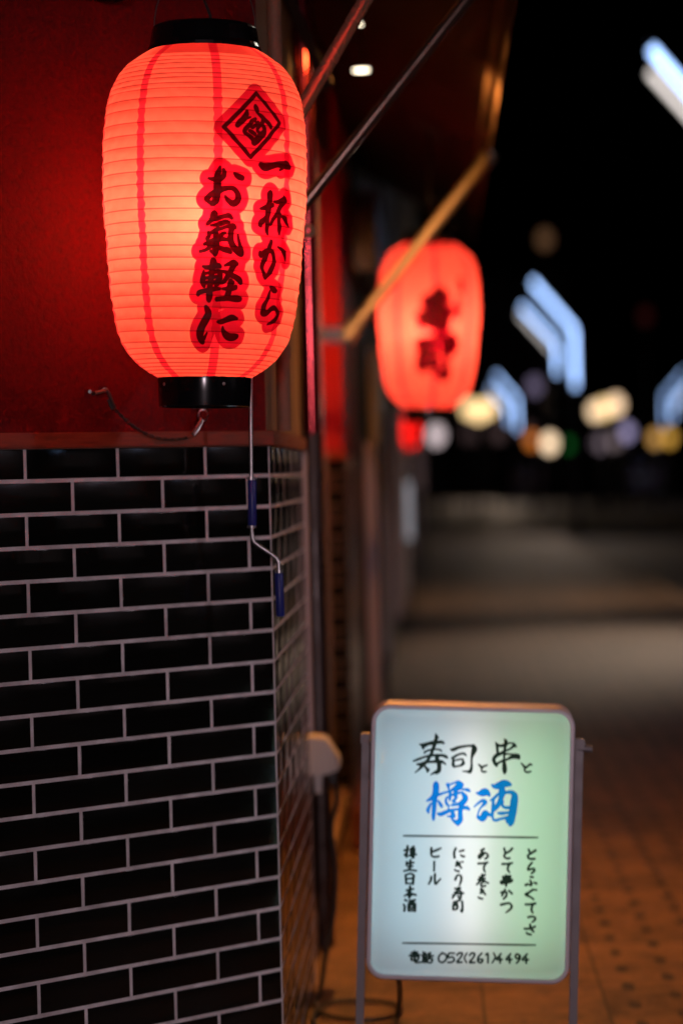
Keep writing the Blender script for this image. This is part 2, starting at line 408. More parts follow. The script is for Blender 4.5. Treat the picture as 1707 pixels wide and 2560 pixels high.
SIGN_BLUE = [
 (1050, 1930, 11.2, '''440,290,60 440,370,150 440,500,150 420,620,150 400,760,120 395,900,100 385,1080,95 370,1230,80 370,1330,50;
190,800,30 280,760,70 400,660,110 520,630,60 660,580,40 800,540,35 900,490,60 1010,420,100 1110,360,160 1160,360,90;
300,880,25 250,980,60 215,1070,70 235,1130,40;500,800,30 560,890,70 600,960,60;770,350,80 790,420,50 800,490,15;840,340,30 950,300,30 1060,270,60 1130,340,120;
1030,500,40 1130,470,25 1250,480,40 1320,490,70 1370,520,50;830,530,50 840,640,60 825,740,50 820,790,20;760,690,30 720,760,40 720,840,50 770,920,50 810,950,30;
980,520,60 980,640,80 1010,710,50 960,760,40 930,810,70 970,830,40;830,640,50 980,620,50;960,600,60 1080,580,50 1190,560,30;
1180,590,40 1240,660,110 1260,750,130 1190,840,130 1100,880,80 980,910,50 890,920,50;
1180,860,120 1140,980,110 1120,1100,100 1120,1220,110 1120,1330,120 1070,1400,130 1050,1470,50;1050,1420,120 960,1370,70 870,1300,15;
500,1165,50 580,1180,90 700,1130,90 820,1080,70 960,1050,45 1100,1030,40 1200,1010,50 1290,990,90 1370,1040,40;790,1010,20 800,1060,60;
890,1080,60 910,1160,90 930,1230,80 860,1240,50 760,1235,15;930,1230,60 975,1250,20'''),
 (1170, 1930, 11.2, '''220,570,20 320,590,90 400,570,180 480,550,180 560,600,90 590,650,40;
160,965,12 270,870,40 390,790,60 460,830,110 440,890,70 360,970,35 300,1070,22 265,1180,20 260,1240,40;
270,1260,60 330,1280,110 400,1290,150 450,1190,170 480,1120,100 570,1180,80 650,1190,70;
650,345,20 740,390,110 880,360,190 1000,310,190 1100,320,140 1180,340,50;940,450,130 940,560,170 920,680,120 870,830,110 800,950,110 720,1050,70;
830,600,40 740,700,60 620,780,25;700,760,50 690,900,60 680,1050,60 670,1200,50 690,1290,30;
990,580,60 1100,550,70 1220,560,100 1290,650,150 1280,800,190 1260,950,190 1240,1100,190 1210,1250,180 1190,1380,160 1170,1460,80;1080,1300,80 1100,1380,80;
960,800,40 950,920,50 1030,980,60 1150,980,70;820,1135,25 920,1145,75 1060,1130,60 1180,1120,60;700,1330,40 780,1340,55 900,1300,50 1030,1270,60 1120,1260,90'''),
]

def smooth(st, n=4):
    """Catmull-Rom through the points of a stroke."""
    P = np.array(st, float)
    if len(P) < 3:
        return P
    Q = np.vstack([2*P[0]-P[1], P, 2*P[-1]-P[-2]])
    out = []
    for i in range(1, len(Q)-2):
        p0, p1, p2, p3 = Q[i-1], Q[i], Q[i+1], Q[i+2]
        for k in range(n):
            t = k/n
            out.append(.5*((2*p1)+(-p0+p2)*t+(2*p0-5*p1+4*p2-p3)*t*t+(-p0+3*p1-3*p2+p3)*t**3))
    out.append(P[-1])
    out = np.array(out)
    out[:, 2] = np.maximum(out[:, 2], 1)
    return out

def strokes_of(sheets, conv, wscale):
    """All strokes of some sheets, through conv(x, y) -> (u, v); widths become radii in metres."""
    res = []
    for ox, oy, sc, txt in sheets:
        for st in ST(txt):
            S = smooth(st)
            res.append(np.array([(*conv(ox+x/sc, oy+y/sc), w/sc*wscale/2) for x, y, w in S]))
    return res

def stroke_field(U, V, strokes, reach):
    """Signed distance of every (U, V) to the inked strokes, cut at REACH."""
    D = np.full(U.shape, reach)
    for S in strokes:
        m = S[:, 2].max() + reach
        sel = np.nonzero((U > S[:, 0].min()-m) & (U < S[:, 0].max()+m) & (V > S[:, 1].min()-m) & (V < S[:, 1].max()+m))[0]
        if len(sel) == 0:
            continue
        u, v, d = U[sel], V[sel], D[sel]
        for a, b in zip(S[:-1], S[1:]):
            ab = b[:2]-a[:2]
            L = max(ab@ab, 1e-12)
            t = np.clip(((u-a[0])*ab[0]+(v-a[1])*ab[1])/L, 0, 1)
            d = np.minimum(d, np.hypot(u-a[0]-t*ab[0], v-a[1]-t*ab[1]) - (a[2]+t*(b[2]-a[2])))
        D[sel] = d
    return D
# ---------------------------------------------------------------- ground
def ground_mat():
    m = bpy.data.materials.new('pavers')
    m.use_nodes = True
    nt = m.node_tree
    p = nt.nodes['Principled BSDF']
    N, Lk = nt.nodes.new, nt.links.new
    tc = N('ShaderNodeTexCoord')
    sep = N('ShaderNodeSeparateXYZ')
    Lk(tc.outputs['Object'], sep.inputs[0])
    def math_(op, a, b=None, c=None):
        n = N('ShaderNodeMath')
        n.operation = op
        for i, v in enumerate((a, b, c)):
            if v is None:
                continue
            if isinstance(v, (int, float)):
                n.inputs[i].default_value = v
            else:
                Lk(v, n.inputs[i])
        return n.outputs[0]
    x, y = sep.outputs[0], sep.outputs[1]
    # joints of the square pavers
    fx = math_('ABSOLUTE', math_('SUBTRACT', math_('FRACT', math_('DIVIDE', math_('ADD', x, -.47+33), .33)), .5))
    fy = math_('ABSOLUTE', math_('SUBTRACT', math_('FRACT', math_('DIVIDE', math_('ADD', y, 33.), .33)), .5))
    joint = math_('GREATER_THAN', math_('MAXIMUM', fx, fy), .487)
    # rows of small drain holes on the outer band, staggered
    row = math_('FLOOR', math_('DIVIDE', math_('ADD', x, 12.0-.859), .122))
    off = math_('MULTIPLY', math_('FRACT', math_('MULTIPLY', row, .5)), .245)
    gx = math_('MULTIPLY', math_('SUBTRACT', math_('FRACT', math_('DIVIDE', math_('ADD', x, 12.0-.859), .122)), .5), .122)
    gy = math_('MULTIPLY', math_('SUBTRACT', math_('FRACT', math_('DIVIDE', math_('ADD', math_('ADD', y, off), 24.5), .245)), .5), .245)
    rr = math_('SQRT', math_('ADD', math_('MULTIPLY', gx, gx), math_('MULTIPLY', math_('MULTIPLY', gy, gy), .16)))
    hole = math_('MULTIPLY', math_('LESS_THAN', rr, .019), math_('MULTIPLY', math_('GREATER_THAN', x, .86), math_('LESS_THAN', x, 1.75)))
    dark = math_('MAXIMUM', math_('MULTIPLY', joint, .75), hole)
    nz = N('ShaderNodeTexNoise')
    nz.inputs['Scale'].default_value = 3.2
    nz.inputs['Detail'].default_value = 8
    Lk(tc.outputs['Object'], nz.inputs[0])
    fine = N('ShaderNodeTexNoise')
    fine.inputs['Scale'].default_value = 55
    fine.inputs['Detail'].default_value = 5
    Lk(tc.outputs['Object'], fine.inputs[0])
    r1 = N('ShaderNodeValToRGB')
    r1.color_ramp.elements[0].position, r1.color_ramp.elements[1].position = .36, .64
    r1.color_ramp.elements[0].color = (.040, .022, .011, 1)
    r1.color_ramp.elements[1].color = (.27, .150, .075, 1)
    wn = N('ShaderNodeTexWhiteNoise')
    cmb = N('ShaderNodeCombineXYZ')
    Lk(math_('FLOOR', math_('DIVIDE', math_('ADD', x, -.47+33), .33)), cmb.inputs[0])
    Lk(math_('FLOOR', math_('DIVIDE', math_('ADD', y, 33.), .33)), cmb.inputs[1])
    Lk(cmb.outputs[0], wn.inputs[0])
    md = N('ShaderNodeTexNoise')
    md.inputs['Scale'].default_value = 13
    md.inputs['Detail'].default_value = 6
    Lk(tc.outputs['Object'], md.inputs[0])
    mixn = math_('ADD', math_('ADD', math_('MULTIPLY', nz.outputs['Fac'], .30), math_('MULTIPLY', fine.outputs['Fac'], .25)), math_('ADD', math_('MULTIPLY', md.outputs['Fac'], .33), math_('MULTIPLY', wn.outputs['Value'], .12)))
    Lk(mixn, r1.inputs[0])
    mx = N('ShaderNodeMix')
    mx.data_type = 'RGBA'
    Lk(dark, mx.inputs['Factor'])
    Lk(r1.outputs[0], mx.inputs['A'])
    mx.inputs['B'].default_value = (.012, .009, .008, 1)
    Lk(mx.outputs['Result'], p.inputs['Base Color'])
    p.inputs['Roughness'].default_value = .62
    b = N('ShaderNodeBump')
    b.inputs['Strength'].default_value = .5
    b.inputs['Distance'].default_value = .004
    Lk(math_('SUBTRACT', fine.outputs['Fac'], math_('MULTIPLY', dark, 2.0)), b.inputs['Height'])
    Lk(b.outputs[0], p.inputs['Normal'])
    return m

def asphalt_mat():
    m = mat('asphalt', lambda nt, p: noise_rough(nt, p, 30, .55, .85, .4, .006, col=((.035, .030, .026), (.075, .065, .055))))
    return m

def sheet(name, x0, x1, y0, y1, z, m):
    """A sheet in street coordinates (x out from the fronts, y along)."""
    o = mesh_from(name, [(x0, y0, 0), (x1, y0, 0), (x1, y1, 0), (x0, y1, 0)], [(0, 1, 2, 3)], m)
    o.location = CORNER + Vector((0, 0, z))
    o.rotation_euler.z = ST_ROT
    return o
tag(sheet('ground', -300, 300, -60, 900, -.13, mat('earth', lambda nt, p: noise_rough(nt, p, 2, .8, .95, col=((.02, .02, .018), (.04, .036, .03))))), kind='structure')
tag(sheet('road', 3.12, 11.0, -40, 700, -.12, asphalt_mat()), kind='structure')
tag(sheet('pavement', -1.6, 3.0, -9, 700, 0, ground_mat()), kind='structure')
k = MB()
k.box((3.06, 330, -.062), (.118, 690, .13), bev=.012)
kb = k.build('kerb', M['concrete'])
kb.location = CORNER
kb.rotation_euler.z = ST_ROT
tag(kb, kind='structure')

# ---------------------------------------------------------------- tiled pillars
ROW, TW, JT = .07, .2395, .0085
def tile_mesh(mb, org, along, normal, t0, t1, z0, z1):
    """One glazed tile with a soft pillowed edge, between t0..t1 along the wall and z0..z1."""
    if t1-t0 < .012:
        return
    prof = [(0, -.004), (0, .0006), (.0004, .0010), (.0012, .0012)]
    rings = []
    tone = random.random()
    tw = (random.uniform(-1, 1)*.0009, random.uniform(-1, 1)*.0006)
    for ins, h in prof:
        r = []
        for (t, z) in ((t0+ins, z0+ins), (t1-ins, z0+ins), (t1-ins, z1-ins), (t0+ins, z1-ins)):
            wob = tw[0]*((t-t0)/(t1-t0)-.5)+tw[1]*((z-z0)/(z1-z0)-.5)
            p = org + along*t + normal*(h+wob)
            vv = mb.bm.verts.new((p.x, p.y, z))
            vv[mb.tone] = tone
            r.append(vv)
        rings.append(r)
    for a, b in zip(rings[:-1], rings[1:]):
        for q in range(4):
            mb.bm.faces.new((a[q], a[(q+1) % 4], b[(q+1) % 4], b[q]))
    mb.bm.faces.new(rings[-1])

def tiled_pillar(corner, front_len, side_len, label, red, side_m, top=3.3):
    """Oblique face and street face of a pillar, tiled to shoulder height, a ledge, plaster above."""
    root = empty('tiled_pillar', corner, label, 'pillar', 'tiled pillars of the shop front')
    zt = 1.517
    c = Vector((0, 0, 0))
    A, B = FRONT*front_len, SIDE*side_len
    deep = SIDE*0 - OUT*.9
    tiles, core = MB(), MB()
    tiles.tone = tiles.bm.verts.layers.float.new('tone')
    # grout bed: the body of the pillar to the ledge
    core.prism([(A.x, A.y), (c.x, c.y), (B.x, B.y), ((B+deep).x, (B+deep).y), ((A+deep*2).x, (A+deep*2).y)], 0.0, zt)
    core.build('grout_bed', M['grout'], root, smooth=False)
    nrow = int(zt/ROW)+1
    for r in range(-1, nrow):
        z1 = EYE - r*ROW - JT/2
        z0 = z1 - ROW + JT
        if r == -1:
            z1 = zt-.001
        if z1 < .01:
            break
        z0 = max(z0, .002)
        # joints of this row on the oblique face; the street face is set half a tile off
        first = .185 if r % 2 else .0657
        edges = [.004]
        t = first
        while t < front_len:
            edges.append(t)
            t += TW
        edges.append(front_len)
        for a, b in zip(edges[:-1], edges[1:]):
            tile_mesh(tiles, c, FRONT, FRONT_N, a+(JT/2 if a > .005 else 0), b-JT/2, z0, z1)
        edges = [.010]
        t = .20 if r % 2 else .08
        while t < side_len-.06:
            edges.append(t)
            t += TW
        edges.append(side_len-.045)
        for a, b in zip(edges[:-1], edges[1:]):
            tile_mesh(tiles, c, SIDE, OUT, a+JT/2, b-JT/2, z0, z1)
    tiles.build('tile_cladding', M['tile'], root)
    et = MB()
    q0, q1 = SIDE*(side_len-.034), SIDE*(side_len+.004)
    et.prism([(q0.x, q0.y), ((q0+OUT*.0125).x, (q0+OUT*.0125).y), ((q1+OUT*.0125).x, (q1+OUT*.0125).y), (q1.x, q1.y)], .72, zt-.001)
    et.build('edge_trim', M['grey_panel'], root, smooth=False)
    # wooden ledge
    led = MB()
    o = .012
    def outline(d):
        n1, n2 = FRONT_N*d, OUT*d
        k1 = d*math.tan(.5*math.acos(max(-1, min(1, FRONT_N.dot(OUT)))))
        cc = c + n1 - FRONT*k1
        e = B + n2
        return [((A+n1).x, (A+n1).y), (cc.x, cc.y), (e.x, e.y), ((B+deep).x, (B+deep).y), ((A+deep*2).x, (A+deep*2).y)]
    led.prism(outline(o), zt, zt+.034)
    es = [e for e in led.bm.edges]
    bmesh.ops.bevel(led.bm, geom=es, offset=.003, segments=2, affect='EDGES')
    led.build('ledge', M['ledge'], root)
    up = MB()
    q = outline(-.006)
    cpt = Vector((q[1][0], q[1][1], 0))
    up.prism([q[0], q[1], ((cpt+deep).x, (cpt+deep).y), q[4]], zt+.034, top)
    up.build('upper_wall', red, root, smooth=False)
    us = MB()
    p0 = cpt + SIDE*.002
    us.prism([(p0.x, p0.y), q[2], q[3], ((p0+deep).x, (p0+deep).y)], zt+.034, top)
    us.build('street_side_wall', side_m, root, smooth=False)
    return root
pillar = tiled_pillar(CORNER, 1.35, 1.452, 'black tiled pillar with pale grout and red plaster behind the big lantern', M['plaster'], M['side_plaster'])
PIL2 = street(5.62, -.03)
pillar2 = tiled_pillar(PIL2, .11, 1.9, 'second tiled pillar farther down, partly hidden beside the blurred sushi lantern', M['lantern_lit_plaster'], M['lantern_lit_plaster'])
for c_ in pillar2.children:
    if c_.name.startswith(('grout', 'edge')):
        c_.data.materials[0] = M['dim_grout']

# round pipe that climbs the street side of the pillar above the ledge
pp = MB()
b0 = street(.16, .026, 1.552)
pp.tube([b0, b0+Vector((0, 0, 1.75))], .0165, 20)
for zz in (1.72, 2.7):
    pp.tube([b0+Vector((0, 0, zz-1.552)), b0+Vector((0, 0, zz-1.522))], .0195, 20)
tag(pp.build('downpipe', M['side_plaster']), 'slim tan pipe running up the pillar corner behind the lantern', 'pipe')

# ---------------------------------------------------------------- paper lanterns
def paper_mat(name, gain=1.0):
    m = bpy.data.materials.new(name)
    m.use_nodes = True
    nt = m.node_tree
    N, Lk = nt.nodes.new, nt.links.new
    for n in list(nt.nodes):
        nt.nodes.remove(n)
    out = N('ShaderNodeOutputMaterial')
    def A(nm):
        a = N('ShaderNodeAttribute')
        a.attribute_name = nm
        return a.outputs['Fac']
    def mth(op, a, b=None, clamp=False):
        n = N('ShaderNodeMath')
        n.operation = op
        n.use_clamp = clamp
        for i, v in enumerate((a, b)):
            if v is None:
                continue
            if isinstance(v, (int, float)):
                n.inputs[i].default_value = v
            else:
                Lk(v, n.inputs[i])
        return n.outputs[0]
    def edge(v, lo, hi):
        n = N('ShaderNodeMapRange')
        n.interpolation_type = 'SMOOTHSTEP'
        n.inputs['From Min'].default_value, n.inputs['From Max'].default_value = lo, hi
        n.inputs['To Min'].default_value, n.inputs['To Max'].default_value = 1, 0
        Lk(v, n.inputs['Value'])
        return n.outputs[0]
    def mix(f, a, b, typ='MIX'):
        n = N('ShaderNodeMix')
        n.data_type = 'RGBA'
        n.blend_type = typ
        if isinstance(f, (int, float)):
            n.inputs['Factor'].default_value = f
        else:
            Lk(f, n.inputs['Factor'])
        for nm, v in (('A', a), ('B', b)):
            if isinstance(v, tuple):
                n.inputs[nm].default_value = (*v, 1)
            else:
                Lk(v, n.inputs[nm])
        return n.outputs['Result']
    tc = N('ShaderNodeTexCoord')
    mp = N('ShaderNodeMapping')
    mp.inputs['Scale'].default_value = (1, 1, 2.2)
    Lk(tc.outputs['Object'], mp.inputs[0])
    nz = N('ShaderNodeTexNoise')
    nz.inputs['Scale'].default_value = 26
    nz.inputs['Detail'].default_value = 5
    nz.inputs['Distortion'].default_value = .6
    Lk(mp.outputs[0], nz.inputs[0])
    d = A('ink')
    ink = edge(d, -.0004, .0016)
    halo = edge(d, HALO-.0008, HALO+.0008)
    seam = edge(A('seam'), -.0006, .0006)
    ph = mth('ABSOLUTE', mth('SUBTRACT', mth('FRACT', mth('ADD', A('phase'), 50.5)), .5))
    rib = mth('MULTIPLY', edge(mth('DIVIDE', ph, A('ribw')), .55, 1.2), .95)
    paper = mix(nz.outputs['Fac'], (.92, .088, .066), (.97, .128, .092))
    c1 = mix(mth('MULTIPLY', seam, .95), paper, (.70, .11, .46), 'MULTIPLY')
    c2 = mix(rib, c1, (.50, .22, .30), 'MULTIPLY')
    c3 = mix(mth('MULTIPLY', halo, .97), c2, (.40, .004, .20), 'MULTIPLY')
    c4 = mix(mth('MULTIPLY', ink, .96), c3, (.030, .006, .010), 'MULTIPLY')
    tr = N('ShaderNodeBsdfTranslucent')
    Lk(c4, tr.inputs[0])
    rf = N('ShaderNodeBsdfRefraction')
    rf.inputs['IOR'].default_value = 1.6
    rf.inputs['Roughness'].default_value = 1.0
    Lk(c4, rf.inputs[0])
    s1 = N('ShaderNodeMixShader')
    s1.inputs[0].default_value = .12
    Lk(tr.outputs[0], s1.inputs[1])
    Lk(rf.outputs[0], s1.inputs[2])
    df = N('ShaderNodeBsdfPrincipled')
    df.inputs['Roughness'].default_value = .45
    Lk(mix(.15, c4, (.2, .01, .01)), df.inputs['Base Color'])
    s2 = N('ShaderNodeMixShader')
    s2.inputs[0].default_value = .22
    Lk(s1.outputs[0], s2.inputs[1])
    Lk(df.outputs[0], s2.inputs[2])
    Lk(s2.outputs[0], out.inputs[0])
    return m

L_DEPTH = 5.245
PXM = F/L_DEPTH
PROF_Y = [129, 138, 150, 170, 190, 214, 240, 268, 312, 364, 430, 500, 560, 612, 679, 737, 795, 826, 857, 893, 920, 946]
PROF_W = [134, 149, 168, 195, 212, 226, 237, 244, 250, 254, 254.5, 254, 250, 244.5, 241, 234, 225.5, 218.5, 208.5, 185, 157, 115]
RIB_Y = [129, 138, 147, 157, 169, 181, 192, 205, 219, 243, 268, 301, 333, 364, 395, 426, 458, 490, 520, 550, 581, 612, 644, 674, 705, 737, 767, 797, 827, 855, 870, 883, 895, 906, 915, 924, 933, 942, 951]
HY, YC, RREF = 1192.0, 540.0, 254/PXM
HALO = 20.0/1230
def lv(y, d):
    """Height in the lantern's own frame of a photo row at depth d."""
    return (HY-y)*d/F - (HY-YC)*L_DEPTH/F
PV = np.array([lv(y, L_DEPTH) for y in PROF_Y])[::-1]
PR = (np.array(PROF_W)/PXM)[::-1]
def radius(v):
    return np.interp(v, PV, PR)
# smooth the measured outline a little
_vv = np.linspace(PV[0], PV[-1], 400)
_rr = np.interp(_vv, PV, PR)
for _ in range(10):
    _rr[1:-1] = .25*_rr[:-2]+.5*_rr[1:-1]+.25*_rr[2:]
def radius(v):
    return np.interp(v, _vv, _rr)
RIBV = np.array([lv(y, L_DEPTH-float(radius(lv(y, 5.06)))) for y in RIB_Y])[::-1]
RIBV = RIBV + np.concatenate([[0], rng.normal(0, .0007, len(RIBV)-2), [0]])
RIBI = np.arange(len(RIBV)).astype(float)
def to_paper(x, y):
    """A photo pixel on the lantern's face to (arc, height) on the paper."""
    th, v = 0.0, lv(y, 5.05)
    cx = 516-.0062*(y-129)
    for _ in range(6):
        r = float(radius(v))
        d = L_DEPTH - r*math.cos(th)
        v = lv(y, d)
        th = math.asin(max(-.999, min(.999, (x-cx)/F*d/r)))
    return th*RREF, v

def lantern(loc, yaw, tilt, scale, strokes, label, group, paper, power, hi=True, seam0=.13, reach=.03, bias=.0013, hsc=1.0, col=(1, .66, .40)):
    root = empty('paper_lantern', loc, label, 'lantern', group, (0, tilt, yaw))
    root.scale = (scale,)*3
    # angles: close together where the lettering is
    if hi:
        th = np.concatenate([np.linspace(-math.pi, -.45, 190, endpoint=False), np.linspace(-.45, 1.25, 290, endpoint=False), np.linspace(1.25, math.pi, 140)])
        v = np.linspace(PV[0], PV[-1], 520)
    else:
        th = np.linspace(-math.pi, math.pi, 360)
        v = np.linspace(PV[0], PV[-1], 300)
    T, Vv = np.meshgrid(th, v)
    T, Vv = T.ravel(), Vv.ravel()
    n_i = np.interp(Vv, RIBV, RIBI) + T/(2*math.pi)
    gap = np.interp(Vv, .5*(RIBV[1:]+RIBV[:-1]), np.diff(RIBV))
    fr = n_i-np.floor(n_i)
    rad = radius(Vv)
    crease = np.where(np.sin(T*8+Vv*9) > .2, 0, 0)
    rad = rad + (.0024*np.clip(gap/.026, .3, 1))*(.45-np.sin(math.pi*fr)) + (.0007*np.sin(T*9+np.floor(n_i)*2.1)+.0005*np.sin(T*31+np.floor(n_i)*4.3))*np.sin(math.pi*fr)
    P = np.stack([rad*np.sin(T), -rad*np.cos(T), Vv], 1)
    nt_, nv = len(th), len(v)
    idx = np.arange(nt_*nv).reshape(nv, nt_)
    Fc = np.stack([idx[:-1, :-1], idx[:-1, 1:], idx[1:, 1:], idx[1:, :-1]], -1).reshape(-1, 4)
    body = mesh_from('paper_shade', P.tolist(), Fc.tolist(), paper, root)
    D = stroke_field(T*RREF, Vv, strokes, reach)-bias
    # the halo is the coarse outline of the lettering
    attr(body.data, 'ink', D*hsc)
    dth = (T-seam0+math.pi/8) % (math.pi/4) - math.pi/8
    attr(body.data, 'seam', np.abs(dth)*rad - (.0088 + .0012*np.sin(Vv*300)*(gap > .02)))
    attr(body.data, 'phase', n_i)
    attr(body.data, 'ribw', np.clip(.0013/np.maximum(gap, .004), .045, .22))
    def cap(name, prof, ribs):
        mb = MB()
        mb.lathe(prof, 40 if name == 'top_cap' else 72, z0cap=False, z1cap=False)
        c = mb.build(name, M['black_plastic'], root, smooth=(name != 'top_cap'))
        return c
    vt, vb = PV[-1], PV[0]
    rt, rb = 136/PXM, 114/PXM
    cap('top_cap', [(.02, vt+.012), (rt-.01, vt+.010), (rt-.002, vt+.001), (rt+.003, vt-.004), (rt+.004, vt+.004), (rt+.0005, vt+.012), (rt-.001, vt+.024), (rt-.004, vt+.042), (rt-.006, vt+.047), (rt-.010, vt+.050), (rt-.016, vt+.049), (rt-.018, vt+.04), (rt-.02, vt+.02), (.02, vt+.013)], True)
    bc = cap('bottom_cap', [(.02, vb-.014), (rb-.008, vb-.012), (rb-.002, vb), (rb+.002, vb+.002), (rb+.0025, vb-.004), (rb+.0015, vb-.03), (rb, vb-.058), (rb-.003, vb-.0605), (rb-.008, vb-.060), (rb-.010, vb-.04), (.02, vb-.018)], True)
    for a in (-1.02, .42, 1.9, 3.4):
        rv = MB()
        d = Vector((math.sin(a), -math.cos(a), 0))
        p = d*(rb+.0012)+Vector((0, 0, vb-.014))
        rv.tube([p, p+d*.0022, p+d*.003], [.0034, .0032, .0012], 12)
        rv.build('rivet', M['steel'], bc)
    hg = MB()
    ang = np.linspace(0, math.pi, 20)
    hg.tube([Vector(((rt-.008)*math.cos(a), 0, vt+.044+.146*math.sin(a))) for a in ang], .0014, 8)
    hg.tube([Vector((0, 0, vt+.19)), Vector((0, 0, vt+.23)), Vector((0, 0, vt+.6))], .002, 8)
    hg.build('hanging_wire', M['chain_metal'], root)
    cw = MB()
    cw.tube([Vector(p) for p in ((.01, -.02, vt+.02), (.012, -.02, vt+.07), (-.004, -.012, vt+.11), (-.008, 0, vt+.18), (.0, 0, vt+.6))], .0032, 10)
    cw.build('lamp_cord', M['rubber'], root)
    lo = light('bulb_light', 'POINT', (0, 0, -.005), power, col, root, shadow_soft_size=.045)
    return root

LSTROKES = strokes_of(LANTERN_SHEETS, to_paper, 1/1240)
HALO_P = paper_mat('red lantern paper')
lc = at(512, 540, L_DEPTH)
main_lantern = lantern(lc, math.atan2(-lc.x, lc.y)*1.0, .0255, 1.0, LSTROKES,
    'large glowing red paper lantern with two columns of brush lettering under a diamond crest', 'red paper lanterns', HALO_P, 9.6)

# the second lantern: two large characters and two small marks
def conv2(x, y):
    return to_paper(512+(x-1071)*508/261, 540+(y-817)*508/261)
def sheet2(ox, oy, w, h, txt, box):
    st = ST(txt)
    xs = [p[0] for s in st for p in s]
    ys = [p[1] for s in st for p in s]
    res = []
    for s in st:
        S = smooth(s)
        res.append(np.array([(*conv2(ox+(x-min(xs))/(max(xs)-min(xs))*w, oy+(y-min(ys))/(max(ys)-min(ys))*h), wd*.00025) for x, y, wd in S]))
    return res
st2 = sheet2(1042, 712, 88, 106, G_KOTOBUKI, 0) + sheet2(1042, 842, 86, 96, G_TSUKASA, 0)
st2 += [np.array([(*conv2(1155, 692), .008), (*conv2(1157, 714), .009)]), np.array([(*conv2(1140, 764), .006), (*conv2(1153, 762), .008)]), np.array([(*conv2(1150, 740), .004), (*conv2(1150, 790), .004)])]
L2 = at(1071, 817, 10.9)
lantern2 = lantern(L2, math.atan2(-L2.x, L2.y), .03, 1.035, st2, 'blurred red paper lantern farther down the street with two big characters', 'red paper lanterns', HALO_P, 12, hi=False, reach=.03, bias=.001, hsc=2.2)
L3 = at(1025, 1078, 24)
lantern3 = lantern(L3, 0, .0, .46, st2, 'small dim red lantern just below the blurred sushi lantern', 'red paper lanterns', HALO_P, 1.3, hi=False, col=(1, .12, .10))

# ---------------------------------------------------------------- chain on the wall
def wall_pt(px, py, gap=.0):
    """Point in front of the oblique wall by GAP that the photo shows at a pixel."""
    o = CAM_M.translation
    d = (at(px, py, 1)-o)
    n = FRONT_N
    t = (CORNER + n*gap - o).dot(n)/d.dot(n)
    return o + d*t
ch = empty('safety_chain', wall_pt(232, 985, .0), 'thin dark chain with a hook and a clip sagging across the red wall', 'chain')
inv = Matrix.Translation(-ch.location)
def loc_(p):
    return p-ch.location
hk = MB()
a0, a1, a2 = wall_pt(229, 985, -.006), wall_pt(232, 984, .022), wall_pt(268, 976, .024)
hk.tube([loc_(wall_pt(226, 979, -.004)), loc_(wall_pt(226, 979, .014))], .004, 12)
hk.tube([loc_(wall_pt(262, 975, -.004)), loc_(wall_pt(262, 975, .02))], .0055, 12)
hk.tube([loc_(wall_pt(233, 985, .004)), loc_(wall_pt(240, 982, .022)), loc_(wall_pt(268, 974, .026)), loc_(wall_pt(273, 985, .026)), loc_(wall_pt(283, 1010, .024)), loc_(wall_pt(288, 1020, .022)), loc_(wall_pt(281, 1022, .02)), loc_(wall_pt(272, 998, .02))], .0042, 10)
hk.build('hook', M['chain_metal'], ch)
cl = MB()
cl.tube([loc_(wall_pt(483, 1085, .02)), loc_(wall_pt(492, 1068, .022)), loc_(wall_pt(503, 1047, .02)), loc_(wall_pt(507, 1050, .016)), loc_(wall_pt(497, 1072, .016)), loc_(wall_pt(486, 1087, .018)), loc_(wall_pt(483, 1085, .02))], .0034, 10)
ang = np.linspace(0, 2*math.pi, 25)
cl.tube([loc_(wall_pt(508+12*math.cos(a), 1038+14*math.sin(a), .014)) for a in ang], .0014, 8, cap=False)
cl.build('clip', M['steel'], ch)
lk = MB()
pts = [wall_pt(288+(478-288)*t, 1022+(1092-1022)*t+150*t*(1-t)*1.02*(1-.22*t), .016) for t in np.linspace(0, 1, 300)]
cum = np.concatenate([[0], np.cumsum([(b-a).length for a, b in zip(pts[:-1], pts[1:])])])
step = .0092
nl = int(cum[-1]/step)
for i in range(nl):
    s0, s1 = i*step-.0022, (i+1)*step+.0022
    f = lambda s: Vector([np.interp(s, cum, [p[k] for p in pts]) for k in range(3)])
    p, q = f(max(s0, 0)), f(min(s1, cum[-1]))
    d = (q-p).normalized()
    s_ = FRONT_N if i % 2 else d.cross(FRONT_N)
    w = .0028
    ringp = [p+s_*w*.6, p+d*.002+s_*w, q-d*.002+s_*w, q+s_*w*.6, q-s_*w*.6, q-d*.002-s_*w, p+d*.002-s_*w, p-s_*w*.6, p+s_*w*.6]
    lk.tube([loc_(x) for x in ringp], .0011, 6, cap=False)
lk.build('links', M['chain_metal'], ch)

# ---------------------------------------------------------------- awning crank hanging beside the lantern
ck_d = 5.53
ck = empty('awning_crank', at(627, 1300, ck_d), 'steel awning crank rod with two blue grips hanging in front of the tiles', 'crank')
def lk_(px, py, d=ck_d):
    return at(px, py, d)-ck.location
rd = MB()
rd.tube([lk_(624, 560), lk_(627, 1000), lk_(630, 1330)], .0042, 12)
rd.tube([lk_(630, 1330), lk_(631, 1345), lk_(636, 1356), lk_(650, 1366), lk_(680, 1386), lk_(692, 1396), lk_(697, 1408), lk_(698, 1440)], .0046, 12)
for y0, y1, px in ((1192, 1200, 628), (1314, 1320, 630), (1425, 1432, 698)):
    rd.tube([lk_(px, y0), lk_(px, y1)], .0105, 14)
rd.build('rod', M['steel'], ck)
for (x0, y0, x1, y1) in ((630, 1200, 631, 1315), (697, 1431, 701, 1541)):
    g = MB()
    g.tube([lk_(x0, y0), lk_(x0, y0+3), lk_(x1, y1-3), lk_(x1, y1)], [.0085, .0096, .0096, .0085], 18)
    g.build('grip', M['blue_grip'], ck)

